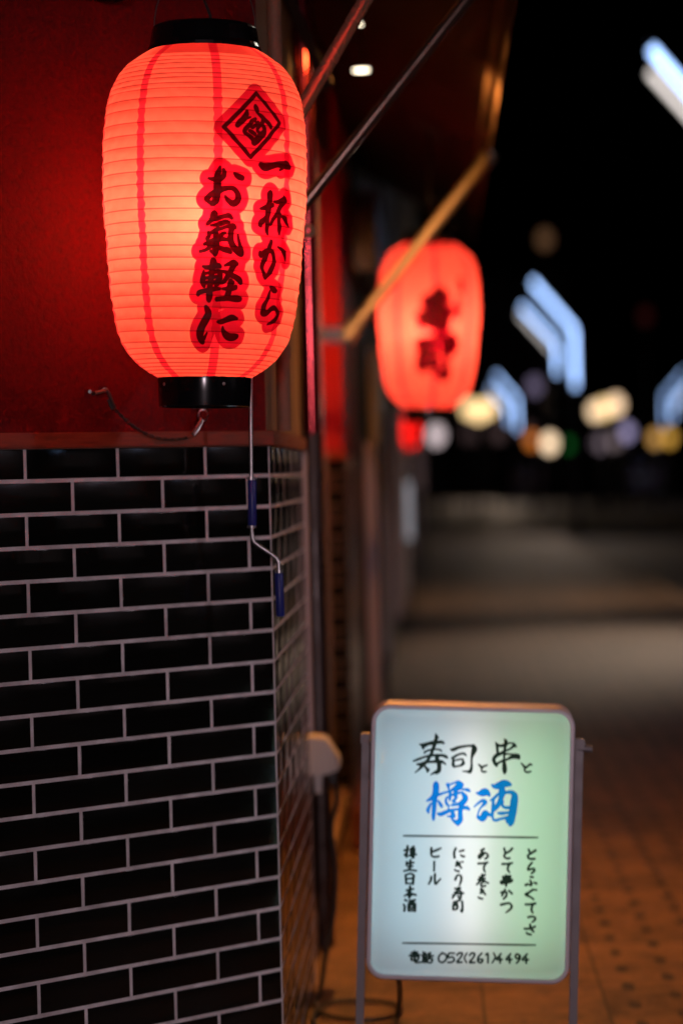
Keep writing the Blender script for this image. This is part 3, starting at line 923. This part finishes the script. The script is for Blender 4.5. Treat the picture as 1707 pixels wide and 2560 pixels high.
# wall bracket at the top of the frame
wb = MB()
p = wall_pt(235, -2, .0)
q = Matrix.Translation(p) @ Matrix.Rotation(math.atan2(FRONT.y, FRONT.x), 4, 'Z')
wb.box((0, .02, .028), (.12, .05, .05), q, bev=.004)
wb.box((0, .02, .07), (.03, .03, .06), q, bev=.003)
tag(wb.build('wall_bracket', M['rubber']), 'dark bracket fixed high on the red plaster above the lantern', 'bracket')

# ---------------------------------------------------------------- awning over the pavement, its arms and downlights
AW_Z = EYE+1.33
aw = empty('awning', street(0, 0, AW_Z), 'dark canvas awning with slanting arms along the shop front', 'awning')
def la(s, l, z):
    return street(s, l, z)-aw.location
cv = MB()
s0, s1 = -.8, 8.6
for (sa, sb) in [(s0+(s1-s0)*i/12, s0+(s1-s0)*(i+1)/12) for i in range(12)]:
    v = [la(sa, -.10, AW_Z+.42), la(sb, -.10, AW_Z+.42), la(sb, .60, AW_Z+.02), la(sa, .60, AW_Z+.02)]
    lo = [cv.bm.verts.new(x) for x in v]
    hi_ = [cv.bm.verts.new(x+Vector((0, 0, .012))) for x in v]
    for k4 in range(4):
        cv.bm.faces.new((lo[k4], lo[(k4+1) % 4], hi_[(k4+1) % 4], hi_[k4]))
    cv.bm.faces.new(lo[::-1])
    cv.bm.faces.new(hi_)
cv.build('canvas', M['canvas'], aw, smooth=False)
vl = MB()
vl.tube([la(s0, .60, AW_Z), la(s1, .60, AW_Z)], .028, 14)
npt = 60
lowr = [la(s0+(s1-s0)*i/npt, .612, AW_Z-.10-.012*abs(math.sin(i*.9))) for i in range(npt+1)]
uppr = [la(s0+(s1-s0)*i/npt, .612, AW_Z+.01) for i in range(npt+1)]
A_ = [vl.bm.verts.new(x) for x in lowr]; B_ = [vl.bm.verts.new(x) for x in uppr]
A2 = [vl.bm.verts.new(x+OUT*.003) for x in lowr]; B2 = [vl.bm.verts.new(x+OUT*.003) for x in uppr]
for i in range(npt):
    vl.bm.faces.new((A_[i], A_[i+1], B_[i+1], B_[i]))
    vl.bm.faces.new((A2[i], B2[i], B2[i+1], A2[i+1]))
    vl.bm.faces.new((A_[i], A2[i], A2[i+1], A_[i+1]))
vl.build('front_rail', M['valance'], aw)
def arm(p0, p1, rad, m=None):
    a = MB()
    p0, p1 = p0-aw.location, p1-aw.location
    d = (p1-p0).normalized()
    a.tube([p0, p1], rad, 18)
    a.tube([p0-d*.02, p0+d*.05], rad*1.45, 16)
    a.tube([p1-d*.045, p1+d*.012], rad*1.4, 16)
    a.tube([p0+d*.07-FRONT*rad*1.1, p0+d*.07+FRONT*rad*1.5], rad*.5, 10)
    ao = a.build('arm', m or M['arm'], aw)
    return ao
# (wall end, rail end) of each arm
arm(at(706, 581, 6.14), at(706+.575*F/6.14, 581-.728*F/6.14, 6.14), .0155, M['arm_dark'])
arm(at(871, 836, 10.35), at(1222, 388, 10.35), .024, M['tan_paint'])
_p, _q = at(700, 367, 5.72), at(1000, -150, 5.50)
a1 = arm(_p, _p+(_q-_p)*1.52, .0165)
bk = MB()
bc_ = at(871, 836, 10.35)-aw.location
bk.box((-.085, 0, 0), (.17, .045, .06), Matrix.Translation(bc_) @ Matrix.Rotation(ST_ROT, 4, 'Z'), bev=.006)
bk.build('arm_bracket', M['dark_frame'], aw)
a4 = arm(at(700, -60, 6.6), at(812, 205, 7.3), .016, M['canvas'])
# ring eye on the wall beside the lantern
ey = MB()
ec = at(771, 577, 6.1)-aw.location
tcx, tcy = Vector((1, 0, .02)), Vector((0, .1, 1)).normalized()
ey.tube([ec+(tcx*math.cos(a)+tcy*math.sin(a))*.0115 for a in np.linspace(0, 2*math.pi, 21)], .0058, 10, cap=False)
ey.tube([ec+Vector((-.012, 0, -.004)), at(735, 600, 6.12)-aw.location], [.008, .010], 10)
ey.build('eye_ring', M['arm'], aw)
def downlight(px, py, depth, power, col, aim, size, blend=.6, emit=(1, .93, .78), es=18, big=1.0):
    p = at(px, py, depth)-aw.location
    d = MB()
    d.lathe([(.043*big, .0), (.046*big, -.001), (.048*big, .001), (.046*big, .007), (.02*big, .009), (.0025, .012), (.0025, .25)], 28, Matrix.Translation(p), z0cap=False)
    ring = d.build('downlight', M['rubber'], aw)
    g = MB()
    g.lathe([(.0425*big, -.0015), (.0425*big, .004)], 28, Matrix.Translation(p))
    g.build('lens', emis('downlight lens', emit, es), ring)
    l = light('downlight_beam', 'SPOT', p+Vector((0, 0, -.012)), power, col, aw, spot_size=R(size), spot_blend=blend, shadow_soft_size=.035)
    dv = (Vector(aim)-(p+aw.location))
    l.rotation_euler = dv.to_track_quat('-Z', 'Y').to_euler()
    return ring
WARM = (1, .37, .075)
dl = downlight(903, 175, 8.3, 245, WARM, street(3.3, .80, 0), 156, blend=.25, big=.66, emit=(1, .86, .62), es=7)
dl3 = downlight(1180, -170, 6.25, 26, WARM, street(.75, .5, 0), 128, blend=.5)
dl2 = downlight(896, 60, 7.46, 18, WARM, street(2.2, .4, 0), 168, blend=.3, big=.34, emit=(1, .86, .62), es=5)

# ---------------------------------------------------------------- shop fronts between and beyond the pillars
def front_box(mb, sa, sb, l0, l1, z0, z1, bev=.004):
    c = Vector(((l0+l1)/2, (sa+sb)/2, (z0+z1)/2))
    m = Matrix.Translation(CORNER) @ Matrix.Rotation(ST_ROT, 4, 'Z')
    mb.box(c, (l1-l0, sb-sa, z1-z0), m, bev)
    return mb
door = empty('sliding_door', street(2.9, -.1, 0), 'dark framed glass sliding door between the two tiled pillars', 'door')
def dchild(mb, name, m):
    o = mb.build(name, m)
    o.parent = door
    o.matrix_parent_inverse = Matrix.Translation(-door.location)
    return o
g = MB()
front_box(g, 1.47, 4.9, -.16, -.15, .12, 2.7, 0)
dchild(g, 'glass', M['dark_glass'])
for sa, w, dp in ((1.46, .10, -.02), (2.35, .07, -.06), (3.2, .08, -.05), (4.1, .07, -.06)):
    g = MB()
    front_box(g, sa, sa+w, -.15, dp, .12, 2.7)
    dchild(g, 'stile', M['dark_frame'])
g = MB()
front_box(g, 1.46, 4.95, -.30, -.018, 0, .115, .006)
dchild(g, 'sill', M['concrete'])
g = MB()
front_box(g, 1.46, 4.95, -.30, -.04, 2.7, 3.3, .006)
dchild(g, 'lintel', M['dark_frame'])
# round post, the mirrored lantern's red put into its colour
for sx, ll, r_, lab in ((2.03, .0, .028, 'red lacquered round post that mirrors the big lantern beside the glass door'),):
    b = MB()
    b.tube([street(sx, ll, .0), street(sx, ll, 3.1)], r_, 24)
    po = tag(b.build('round_post', M['glossy_post']), lab, 'post')
    b = MB()
    b.tube([street(sx, ll, .0), street(sx, ll, 1.56), street(sx, ll, 1.59)], [r_*1.12, r_*1.12, r_*.9], 24)
    b.build('shade_sleeve', M['dark_frame'], po)  # dark cover put where the lower post catches no lantern light
# entrance step behind the sign
stp = MB()
front_box(stp, 3.92, 5.2, .02, .62, 0, .165, .012)
tag(stp.build('entrance_step', M['step']), 'low red brown entrance step behind the legs of the lit sign', 'step')
# next shops: one building each with wall, door panels and a pale upright board
def shop(s0, s1, l, h, label, panels, wall=None):
    root = empty('shop_house', street(s0, l, 0), label, 'building', 'dark shop houses along the pavement')
    def part(mb, name, m):
        o = mb.build(name, m)
        o.parent = root
        o.matrix_parent_inverse = Matrix.Translation(-root.location)
        return o
    b = MB()
    front_box(b, s0, s1, l-6, l, 0, h, 0)
    part(b, 'wall', wall or M['dark_wall'])
    for (a0, a1, z0, z1, out, mm, nm) in panels:
        b = MB()
        front_box(b, a0, a1, l+.003, l+out, z0, z1, .006)
        part(b, nm, mm)
    return root
shop(7.55, 13.2, -.02, 6.5, 'dark shop house next to the second pillar with pale upright door panels',
     [(8.3, 9.4, .05, 1.62, .06, M['grey_panel'], 'door_panel'), (9.6, 11.5, .28, 2.2, .055, M['pale_panel'], 'door_panel'),
      (11.6, 13.0, .1, 1.7, .05, M['grey_panel'], 'door_panel'), (7.3, 13.1, 2.5, 2.9, .12, M['dark_frame'], 'sign_beam')])
shop(13.3, 26, .02, 7.5, 'tall dark shop house behind the small dim lantern',
     [(14, 17, .3, 1.9, .06, M['grey_panel'], 'door_panel'), (18, 22, .2, 2.0, .05, M['pale_panel'], 'door_panel'), (13.5, 25.8, 2.7, 3.1, .2, M['dark_frame'], 'sign_beam')])
shop(26.2, 60, .04, 9, 'farthest dark shop house on the near side of the street',
     [(28, 34, .3, 2.0, .06, M['grey_panel'], 'door_panel'), (40, 50, .3, 2.2, .05, M['grey_panel'], 'door_panel')])
# house that carries the pillar and the awning
hb = MB()
front_box(hb, 1.2, 7.1, -5, -.36, 0, 7.2, 0)
hm = hb.build('restaurant_house', M['dark_wall'])
tag(hm, 'dark body of the restaurant behind the pillars and the glass door', 'building')
# pale boards that stand out on the pavement farther down
def board(px0, px1, py0, py1, depth, m, label):
    c = at((px0+px1)/2, (py0+py1)/2, depth)
    w, h = (px1-px0)/F*depth, (py1-py0)/F*depth
    root = empty('display_board', (c.x, c.y, 0), label, 'signboard', 'display boards down the pavement')
    b = MB()
    b.box((0, 0, c.z), (w, .05, h), bev=.012)
    b.build('panel', m, root)
    for sx in (-1, 1):
        f = MB()
        f.tube([(sx*w*.42, .03, 0), (sx*w*.42, .03, c.z)], .015, 10)
        f.tube([(sx*w*.42, -.16, .012), (sx*w*.42, .2, .012)], .014, 10)
        f.build('leg', M['lamp_pole'], root)
    return root
board(922, 962, 1130, 1634, 16.0, M['pale_panel'], 'tall narrow pale board standing against the next shop front')
board(990, 1030, 1205, 1348, 25.0, M['glowing_panel'], 'bluish white board with an added glow halfway down the pavement')
board(1040, 1062, 1100, 1225, 32.0, M['grey_panel'], 'greyish board farthest down the pavement')

# ---------------------------------------------------------------- outlet cover on the wall and its cable
oc = empty('outlet_cover', street(1.50, .0, .62), 'grey weatherproof outlet cover with plugs low on the wall', 'outlet')
MS = Matrix.Rotation(ST_ROT, 4, 'Z')
def side_prism(mb, pts, y0, y1, z):
    # outline in (out, up), carried along the street
    m = MS @ Matrix(((1, 0, 0, 0), (0, 0, 1, 0), (0, 1, 0, 0), (0, 0, 0, 1)))
    mb.prism(pts, y0, y1, m)
hd = MB()
side_prism(hd, [(-.02, .075), (.032, .075), (.045, .068), (.082, .006), (.080, -.018), (.040, -.032), (-.02, -.032)], 0, .13, 0)
bmesh.ops.bevel(hd.bm, geom=list(hd.bm.edges), offset=.005, segments=2, affect='EDGES')
hd.build('hood', M['housing'], oc)
pl = MB()
side_prism(pl, [(.004, -.030), (.030, -.030), (.026, -.085), (.008, -.085)], .02, .06, 0)
pl.build('plug', M['housing'], oc)
pl = MB()
side_prism(pl, [(.045, -.022), (.072, -.016), (.066, -.062), (.052, -.064)], .05, .09, 0)
pl.build('plug', M['rubber'], oc)
cb = MB()
P0 = street(1.57, .062, .565)
raw = [P0, P0+Vector((.006, 0, -.06)), at(828, 2070, 7.25), at(838, 2180, 7.22), at(833, 2290, 7.18), at(812, 2400, 7.1), at(800, 2480, 7.0)]
coil = []
gz = .014
def gp(px, py):
    o = CAM_M.translation
    d = at(px, py, 1)-o
    return o + d*((gz-o.z)/d.z)
for (px, py) in ((788, 2500), (800, 2530), (850, 2546), (930, 2549), (985, 2538), (1000, 2520), (970, 2507), (890, 2501), (820, 2508), (790, 2527), (786, 2560), (840, 2600), (960, 2590), (990, 2540)):
    coil.append(gp(px, py))
up_ = [at(999, 2500, 6.4), at(998, 2460, 6.05), at(994, 2440, 5.95)]
allp = raw + coil + up_
SM = []
Q = [Vector(p) for p in allp]
for i in range(len(Q)-1):
    p0, p1, p2, p3 = Q[max(i-1, 0)], Q[i], Q[i+1], Q[min(i+2, len(Q)-1)]
    for t in np.linspace(0, 1, 10, endpoint=False):
        SM.append(.5*((2*p1)+(-p0+p2)*t+(2*p0-5*p1+4*p2-p3)*t*t+(-p0+3*p1-3*p2+p3)*t**3))
SM.append(Q[-1])
SM = [Vector((p.x, p.y, max(p.z, .008))) for p in SM]
cb.tube(SM, .0068, 10)
tag(cb.build('power_cable', M['rubber']), 'black power cable dropping from the outlet and coiling on the paving under the sign', 'cable')

# ---------------------------------------------------------------- lit street sign
SD = 5.75
SPM = F/SD
scn = at(1175, 2111, SD)
SCX, SCY, SROT = 1175.0, 2111.0, .0215
sg = empty('lit_sign', (scn.x, scn.y, 0), 'backlit white sign board on steel legs with black and blue brush lettering', 'sign',
           rot=(0, SROT+ROLL, -math.atan2(scn.x, scn.y)))
Msg = Matrix.Translation(sg.location) @ sg.rotation_euler.to_matrix().to_4x4()
CZ = (Msg.inverted() @ scn)
def sgl(x, y):
    """Photo pixel to sign plane (right, up) measured from its middle."""
    dx, dy = (x-SCX)/SPM, (y-SCY)/SPM
    c, s = math.cos(SROT), math.sin(SROT)
    return dx*c+dy*s, -(-dx*s+dy*c)
SW, SH, SDP = .4775*SD/5.9, .648*SD/5.9, .12
CX0, CY0, CZ0 = CZ.x, CZ.y, CZ.z
def rrect(w, h, r, n=8):
    pts = []
    for cx, cy, a0 in ((w/2-r, h/2-r, 0), (-w/2+r, h/2-r, 90), (-w/2+r, -h/2+r, 180), (w/2-r, -h/2+r, 270)):
        for k in range(n+1):
            a = R(a0+90*k/n)
            pts.append((cx+r*math.cos(a), cy+r*math.sin(a)))
    return pts
def frame_ring(mb, prof, w, h, r):
    """A closed rounded-rectangle frame; profile points are (inset, depth behind the face)."""
    rings = []
    for ins, dep in prof:
        o = rrect(w-2*ins, h-2*ins, max(r-ins, .004))
        rings.append([mb.bm.verts.new((CX0+x, CY0+dep, CZ0+z)) for x, z in o])
    rings.append(rings[0])
    n = len(rings[0])
    for a, b in zip(rings[:-1], rings[1:]):
        for k in range(n):
            mb.bm.faces.new((a[k], a[(k+1) % n], b[(k+1) % n], b[k]))
fm = MB()
frame_ring(fm, [(.0, .004), (.0, .012), (.004, .016), (.004, SDP-.016), (.0, SDP-.012), (.0, SDP-.004), (.003, SDP), (.009, SDP), (.0125, SDP-.004), (.0125, .004), (.0105, .0), (.003, .0)], SW, SH, .044)
fr = fm.build('frame', M['alu'], sg)
def sign_mat():
    m = bpy.data.materials.new('opal acrylic with print')
    m.use_nodes = True
    nt = m.node_tree
    N, Lk = nt.nodes.new, nt.links.new
    for n in list(nt.nodes):
        nt.nodes.remove(n)
    out = N('ShaderNodeOutputMaterial')
    def edge(nm, lo, hi):
        a = N('ShaderNodeAttribute')
        a.attribute_name = nm
        n = N('ShaderNodeMapRange')
        n.interpolation_type = 'SMOOTHSTEP'
        n.inputs['From Min'].default_value, n.inputs['From Max'].default_value = lo, hi
        n.inputs['To Min'].default_value, n.inputs['To Max'].default_value = 1, 0
        Lk(a.outputs['Fac'], n.inputs['Value'])
        return n.outputs[0]
    def mix(f, a, b):
        n = N('ShaderNodeMix')
        n.data_type = 'RGBA'
        Lk(f, n.inputs['Factor'])
        for nm, v in (('A', a), ('B', b)):
            if isinstance(v, tuple):
                n.inputs[nm].default_value = (*v, 1)
            else:
                Lk(v, n.inputs[nm])
        return n.outputs['Result']
    c = mix(edge('blue', -.0006, .0006), (.86, .86, .86), (.0, .20, .70))
    c = mix(edge('ink', -.0006, .0006), c, (.012, .022, .017))
    tr = N('ShaderNodeBsdfTranslucent')
    Lk(c, tr.inputs[0])
    df = N('ShaderNodeBsdfPrincipled')
    Lk(c, df.inputs['Base Color'])
    df.inputs['Roughness'].default_value = .22
    s = N('ShaderNodeMixShader')
    s.inputs[0].default_value = .28
    Lk(tr.outputs[0], s.inputs[1])
    Lk(df.outputs[0], s.inputs[2])
    Lk(s.outputs[0], out.inputs[0])
    return m
SIGN_M = sign_mat()
def sign_face(back=False):
    pw, ph, pr = SW-.021, SH-.021, .034
    nx, nz = (240, 330) if not back else (40, 60)
    gx, gz_ = np.linspace(-pw/2, pw/2, nx), np.linspace(-ph/2, ph/2, nz)
    X, Z = np.meshgrid(gx, gz_)
    X, Z = X.ravel(), Z.ravel()
    qx, qz = np.abs(X)-(pw/2-pr), np.abs(Z)-(ph/2-pr)
    sd = np.hypot(np.maximum(qx, 0), np.maximum(qz, 0)) + np.minimum(np.maximum(qx, qz), 0) - pr
    dome = .010*np.sqrt(np.clip(1-(1-np.clip(-sd/.020, 0, 1))**2, 0, 1))
    dep = .006-dome
    if back:
        dep = SDP-dep
    V = np.stack([CX0+X, CY0+dep, CZ0+Z], 1)
    idx = np.arange(nx*nz).reshape(nz, nx)
    Fc = np.stack([idx[:-1, :-1], idx[:-1, 1:], idx[1:, 1:], idx[1:, :-1]], -1).reshape(-1, 4)
    keep = (sd[Fc] < .0022).all(1)
    Fc = Fc[keep]
    o = mesh_from('sign_face', V.tolist(), Fc.tolist(), SIGN_M, sg)
    if back:
        attr(o.data, 'ink', np.full(len(X), .02))
        attr(o.data, 'blue', np.full(len(X), .02))
    else:
        kk = 1/SPM
        attr(o.data, 'ink', stroke_field(X, Z, strokes_of(SIGN_BLACK, sgl, kk), .02)-.0010)
        attr(o.data, 'blue', stroke_field(X, Z, strokes_of(SIGN_BLUE, sgl, kk), .02)-.0011)
    return o
sign_face()
sign_face(True)
# middle tube, and tinted side lights added to colour the face
def box_light(x, w, h, power, col, dep=.085):
    l = light('sign_inner_light', 'AREA', (CX0+x, CY0+dep, CZ0+.012), power, col, sg, shape='RECTANGLE', size=w, size_y=h)
    l.rotation_euler = (R(-90), 0, 0)      # shines out of the front
    return l
box_light(.0, .034, .50, .27, (1, .90, .93), .080)
box_light(-.125, .14, .54, .38, (.42, .78, .96), .11)  # added bluish light for the left of the face
box_light(.135, .14, .54, .34, (.44, 1.0, .54), .11)  # added greenish light for the right of the face
# legs: square tubes either side, pivots, feet
for sx in (-1, 1):
    lg = MB()
    x = CX0+sx*(SW/2+.0125)
    top = CZ0+.217
    lg.box((x, CY0+SDP/2, top/2), (.0185, .022, top), bev=.002)
    lg.box((x, CY0+SDP/2, .012), (.024, .44, .024), bev=.003)
    lo = lg.build('leg', M['leg_paint'], sg)
    kn = MB()
    kn.box((x, CY0+SDP/2, top+.012), (.024, .03, .026), bev=.003)
    if sx > 0:
        kn.tube([(x-.004, CY0+SDP/2-.004, top+.004), (x+.03, CY0+SDP/2-.004, top+.002)], .009, 14)
    kn.build('pivot', M['leg_paint'], lo)
xb = MB()
xb.box((CX0, CY0+SDP/2+.16, .03), (SW+.02, .02, .02), bev=.002)
xb.build('crossbar', M['alu'], sg)
for k_, dz in enumerate((.225, .145, -.17)):
    sc_ = MB()
    sc_.tube([(CX0-SW/2+.001, CY0+.03, CZ0+dz), (CX0-SW/2-.003, CY0+.03, CZ0+dz), (CX0-SW/2-.0045, CY0+.03, CZ0+dz)], [.0042, .004, .002], 10)
    sc_.build('screw', M['steel'], fr)

# ---------------------------------------------------------------- far street: lamps, globes, houses across the road
LED = emis('cold lamp tube', (.36, .56, 1.0), 4.4)
LEDW = emis('white lamp tube', (1.0, .90, .84), 1.6)
lamp_grp = 'cold white street lamps with bent arms'
def street_lamp(label, near=False):
    root = empty('street_lamp', (0, 0, 0), label, 'street lamp', lamp_grp)
    b = MB()
    b.tube([(0, 0, -.12), (0, 0, .5), (0, 0, 3.35)], [.11, .07, .06], 14)
    b.tube([(0, .03, 3.3), (0, .03, 4.75), (-1.0, .03, 5.98)], .03, 10)
    b.tube([(0, .03, 3.35), (-.43, .03, 3.42)], .03, 10)
    b.build('pole', M['lamp_pole'], root)
    t = MB()
    t.tube([(0, -.02, 3.40), (0, -.02, 4.70), (-.02, -.02, 4.76), (-.97, -.02, 5.90)], .05, 12)
    t.build('tube_lamp', LED, root)
    if near:
        t = MB()
        t.tube([(-.30, -.02, 4.85), (-1.0, -.02, 5.66)], .036, 12)
        t.build('tube_lamp', LEDW, root)
        return root
    t = MB()
    t.tube([(-.43, -.02, 3.72), (-.43, -.02, 4.40), (-.45, -.02, 4.45), (-1.24, -.02, 5.32)], .038, 12)
    t.build('tube_lamp', LED, root)
    t = MB()
    t.tube([(-.55, -.02, 4.28), (-1.30, -.02, 5.14)], .022, 12)
    t.build('tube_lamp', LEDW, root)
    return root
proto = street_lamp('tallest cold white street lamp with two bent glowing tubes, right of the second lantern')
def place_lamp(o, depth, l, mirror, power, label=None, col=(1.0, .86, .80)):
    o.location = Vector((SIDE.x*depth + OUT.x*0 + l, depth, 0))
    if mirror:
        o.rotation_euler.z = math.pi
        o.location = Vector((l, depth, 0))
    if label:
        o['label'] = label
    if power:
        if mirror:
            p = o.location + Vector((.3, 0, 5.0))
            l = light('added_lamp_light', 'SPOT', p, power, col, None, spot_size=R(15), spot_blend=.8, shadow_soft_size=.5)
            l.rotation_euler = (Vector((-.12, 6.3, .85))-p).to_track_quat('-Z', 'Y').to_euler()
            return o
        pl_ = light('added_lamp_light', 'POINT', (-.35, -.25, 5.2), power, col, o, shadow_soft_size=1.3)
    return o
place_lamp(proto, 60, 3.38, False, 0)
q = copy_tree(proto); place_lamp(q, 120, 3.95, False, 0, 'small distant cold street lamp just right of the second lantern')
q = street_lamp('near cold street lamp cut by the frame, high at its upper right', True); place_lamp(q, 27, 3.38, False, 0)
q = copy_tree(proto); place_lamp(q, 120, 15.45, True, 0, 'distant cold street lamp across the road, bent the other way')
q = copy_tree(proto); place_lamp(q, -39.5, 3.38, False, 10500, 'unseen cold street lamp added behind the viewer to light the wall', (1.0, .76, .84))  # added out-of-view lamp that brightens grout and plaster
q = copy_tree(proto); place_lamp(q, 1.5, 12.3, True, 560, 'unseen cold street lamp added across the road to light the pillar', (1.0, .78, .88))  # added out-of-view lamp, narrow beam aimed at the pillar's street face
def lamp_spot(depth, aim, power, size):
    p = Vector((SIDE.x*depth+3.0, depth-.3, 4.9))
    l = light('lamp_spot', 'SPOT', p, power, (1, .74, .54), None, spot_size=R(size), spot_blend=1.0, shadow_soft_size=.3)
    l.rotation_euler = (Vector(aim)-p).to_track_quat('-Z', 'Y').to_euler()
lamp_spot(27, (1.8, 20.6, 0), 900, 38)
lamp_spot(27, (2.2, 28.5, 0), 480, 84)
lamp_spot(60, (3.0, 43, 0), 330, 90)
lamp_spot(120, (4, 100, 0), 1100, 110)

def globe(px, py, depth, rad, col, s, label, grp, name='globe_lamp'):
    c = at(px, py, depth)
    root = empty(name, (c.x, c.y, 0), label, 'lamp', grp)
    b = MB()
    zt_ = max(c.z-rad, .3)
    b.tube([(0, 0, -.12), (0, 0, .4), (0, 0, zt_)], [.09, .06, .05], 10)
    b.build('post', M['lamp_pole'], root)
    g_ = MB()
    n = 12
    g_.lathe([(rad*math.sin(math.pi*(k+.15)/(n+.3)), -rad*math.cos(math.pi*(k+.15)/(n+.3))) for k in range(n+1)], 20, Matrix.Translation((0, 0, c.z)))
    key = ('glow', col, s)
    if key not in M:
        M[key] = emis('lamp glow', col, s)
    g_.build('globe', M[key], root)
    return root
CREAM = (1, .68, .31)
gA, gB = 'cream globe lamps down the street', 'small coloured lights far down the street'
globe(1172, 1022, 80, .25, CREAM, 1.9, 'first of three overlapping cream globe lamps below the second lantern', gA)
globe(1196, 1028, 84, .30, CREAM, 2.1, 'middle one of three overlapping cream globe lamps below the second lantern', gA)
globe(1221, 1020, 88, .27, CREAM, 1.9, 'last of three overlapping cream globe lamps below the second lantern', gA)
globe(1486, 1028, 82, .23, (1, .70, .42), 1.9, 'lowest cream globe lamp of the row right of the tall street lamp', gA)
globe(1508, 1022, 86, .28, CREAM, 1.9, 'middle cream globe lamp of the row right of the tall street lamp', gA)
globe(1538, 1012, 90, .29, (1, .68, .42), 1.9, 'highest cream globe lamp of the row right of the tall street lamp', gA)
globe(1373, 1108, 86, .27, (1, .72, .46), 2.0, 'single cream lamp low beneath the tall street lamp', gA)
globe(1328, 1101, 90, .22, (.9, .24, .03), 1.0, 'orange light touching the single low cream lamp', gB)
globe(1420, 1112, 95, .18, (.02, .42, .06), .25, 'green light right of the single low cream lamp', gB)
globe(1090, 1088, 70, .24, (.82, .66, .68), 1.15, 'round pinkish white lamp under the second lantern', gA)
globe(1496, 1108, 95, .25, (.40, .30, .36), .65, 'dim mauve light under the row of three cream lamps', gB)
globe(1536, 1104, 97, .25, (.46, .34, .36), .65, 'dim pinkish light under the row of three cream lamps', gB)
globe(1567, 1080, 93, .25, (.42, .36, .62), 1.1, 'violet light right of the row of three cream lamps', gB)
globe(1636, 1096, 90, .23, (.85, .44, .12), 1.0, 'pale amber light beneath the far lamp that bends the other way', gB)
globe(1672, 1094, 92, .23, (1, .52, .08), 1.0, 'strong amber light beneath the far lamp that bends the other way', gB)
globe(1361, 598, 110, .34, (.70, .34, .16), .17, 'lone dim brown light high against the dark sky', gB)
globe(1612, 790, 110, .3, (.5, .06, .06), .04, 'faint dark red light high right of the tall street lamp', gB)
globe(1335, 965, 100, .3, (.45, .36, .6), .35, 'dim violet light at the foot of the tall street lamp', gB)

def far_house(x0, x1, y0, y1, h, label, wins):
    root = empty('far_house', ((x0+x1)/2, y0, 0), label, 'building', 'dark houses across the road')
    b = MB()
    b.box((0, (y1-y0)/2, h/2-.1), (x1-x0, y1-y0, h), bev=.05)
    b.build('wall', M['dark_wall'], root)
    for (wx, wz, ww, wh, col, s) in wins:
        w_ = MB()
        w_.box((wx-(x0+x1)/2, -.03, wz), (ww, .08, wh), bev=.01)
        w_.build('window', emis('window glow', col, s), root)
    return root
far_house(18, 40, 100, 125, 26, 'broad dark house across the road with a row of dim windows',
          [(19.5+1.4*k, 9.75+.03*k, 1.0, .7, (.42, .38, .40), .05+.015*(k % 2)) for k in range(8)])
far_house(-3, 16, 175, 200, 15, 'dark house closing the end of the street', [(9+2.0*k, 4.0, .9, .9, (.5, .3, .3), .12) for k in range(3)])

far_house(15, 26, -14, 14, 9, 'dark house across the road, mirrored faintly in the black tiles', [])
opp = MB()
opp.box((14.93, 2.2, 2.6), (.1, 3.4, 2.6), bev=.01)
oo = empty('lit_shopfront', (14.93, 2.2, 0), 'dim lit shop window across the road', 'window')
w_ = opp.build('pane', emis('dim shop window', (.62, .46, .46), .11))
w_.parent = oo
w_.matrix_parent_inverse = Matrix.Translation(-oo.location)
for k_ in range(3):
    opp = MB()
    opp.box((14.86, 1.0+1.3*k_, 2.6), (.06, .09, 2.6), bev=.01)
    w_ = opp.build('mullion', M['dark_frame'])
    w_.parent = oo
    w_.matrix_parent_inverse = Matrix.Translation(-oo.location)

# vans parked far down the road
def van():
    root = empty('parked_van', (0, 0, 0), 'pale van parked far down the road below the cream lamps', 'van', 'vans parked far down the road')
    b = MB()
    prof = [(-2.2, .35), (2.2, .35), (2.25, .9), (1.75, 1.05), (1.2, 1.85), (-2.05, 1.95), (-2.2, 1.2)]
    m = Matrix(((0, 0, 1, 0), (1, 0, 0, 0), (0, 1, 0, 0), (0, 0, 0, 1)))
    b.prism(prof, -.85, .85, m)
    bmesh.ops.bevel(b.bm, geom=list(b.bm.edges), offset=.06, segments=2, affect='EDGES')
    b.build('body', M['pale_panel'], root)
    w = MB()
    w.box((0, -2.14, 1.52), (1.35, .06, .52), bev=.02)
    w.build('rear_window', M['dark_glass'], root)
    for sx in (-1, 1):
        t = MB()
        t.box((sx*.76, -2.2, 1.02), (.11, .07, .34), bev=.02)
        t.build('tail_lamp', M['glossy_post'], root)
        g2 = MB()
        g2.box((sx*.86, -.3, 1.45), (.03, 2.6, .45), bev=.01)
        g2.build('side_window', M['dark_glass'], root)
        for yy in (-1.45, 1.4):
            wh = MB()
            wh.tube([(sx*.88, yy, .32), (sx*.66, yy, .32)], .32, 24)
            wl = wh.build('wheel', M['rubber'], root)
            rm = MB()
            rm.tube([(sx*.89, yy, .32), (sx*.87, yy, .32)], .18, 18)
            rm.build('rim', M['steel'], wl)
    p = MB()
    p.box((0, -2.235, .74), (.34, .02, .17), bev=.005)
    p.build('number_plate', M['glowing_panel'] if False else M['grey_panel'], root)
    bp = MB()
    bp.box((0, -2.22, .48), (1.66, .12, .2), bev=.03)
    bp.build('bumper', M['dark_frame'], root)
    return root
v0 = van()
v0.location = (10.0, 138, -.12)
v1 = copy_tree(v0)
v1.location = (15.2, 128, -.12)
v1['label'] = 'pale van parked far down the road under the violet light'
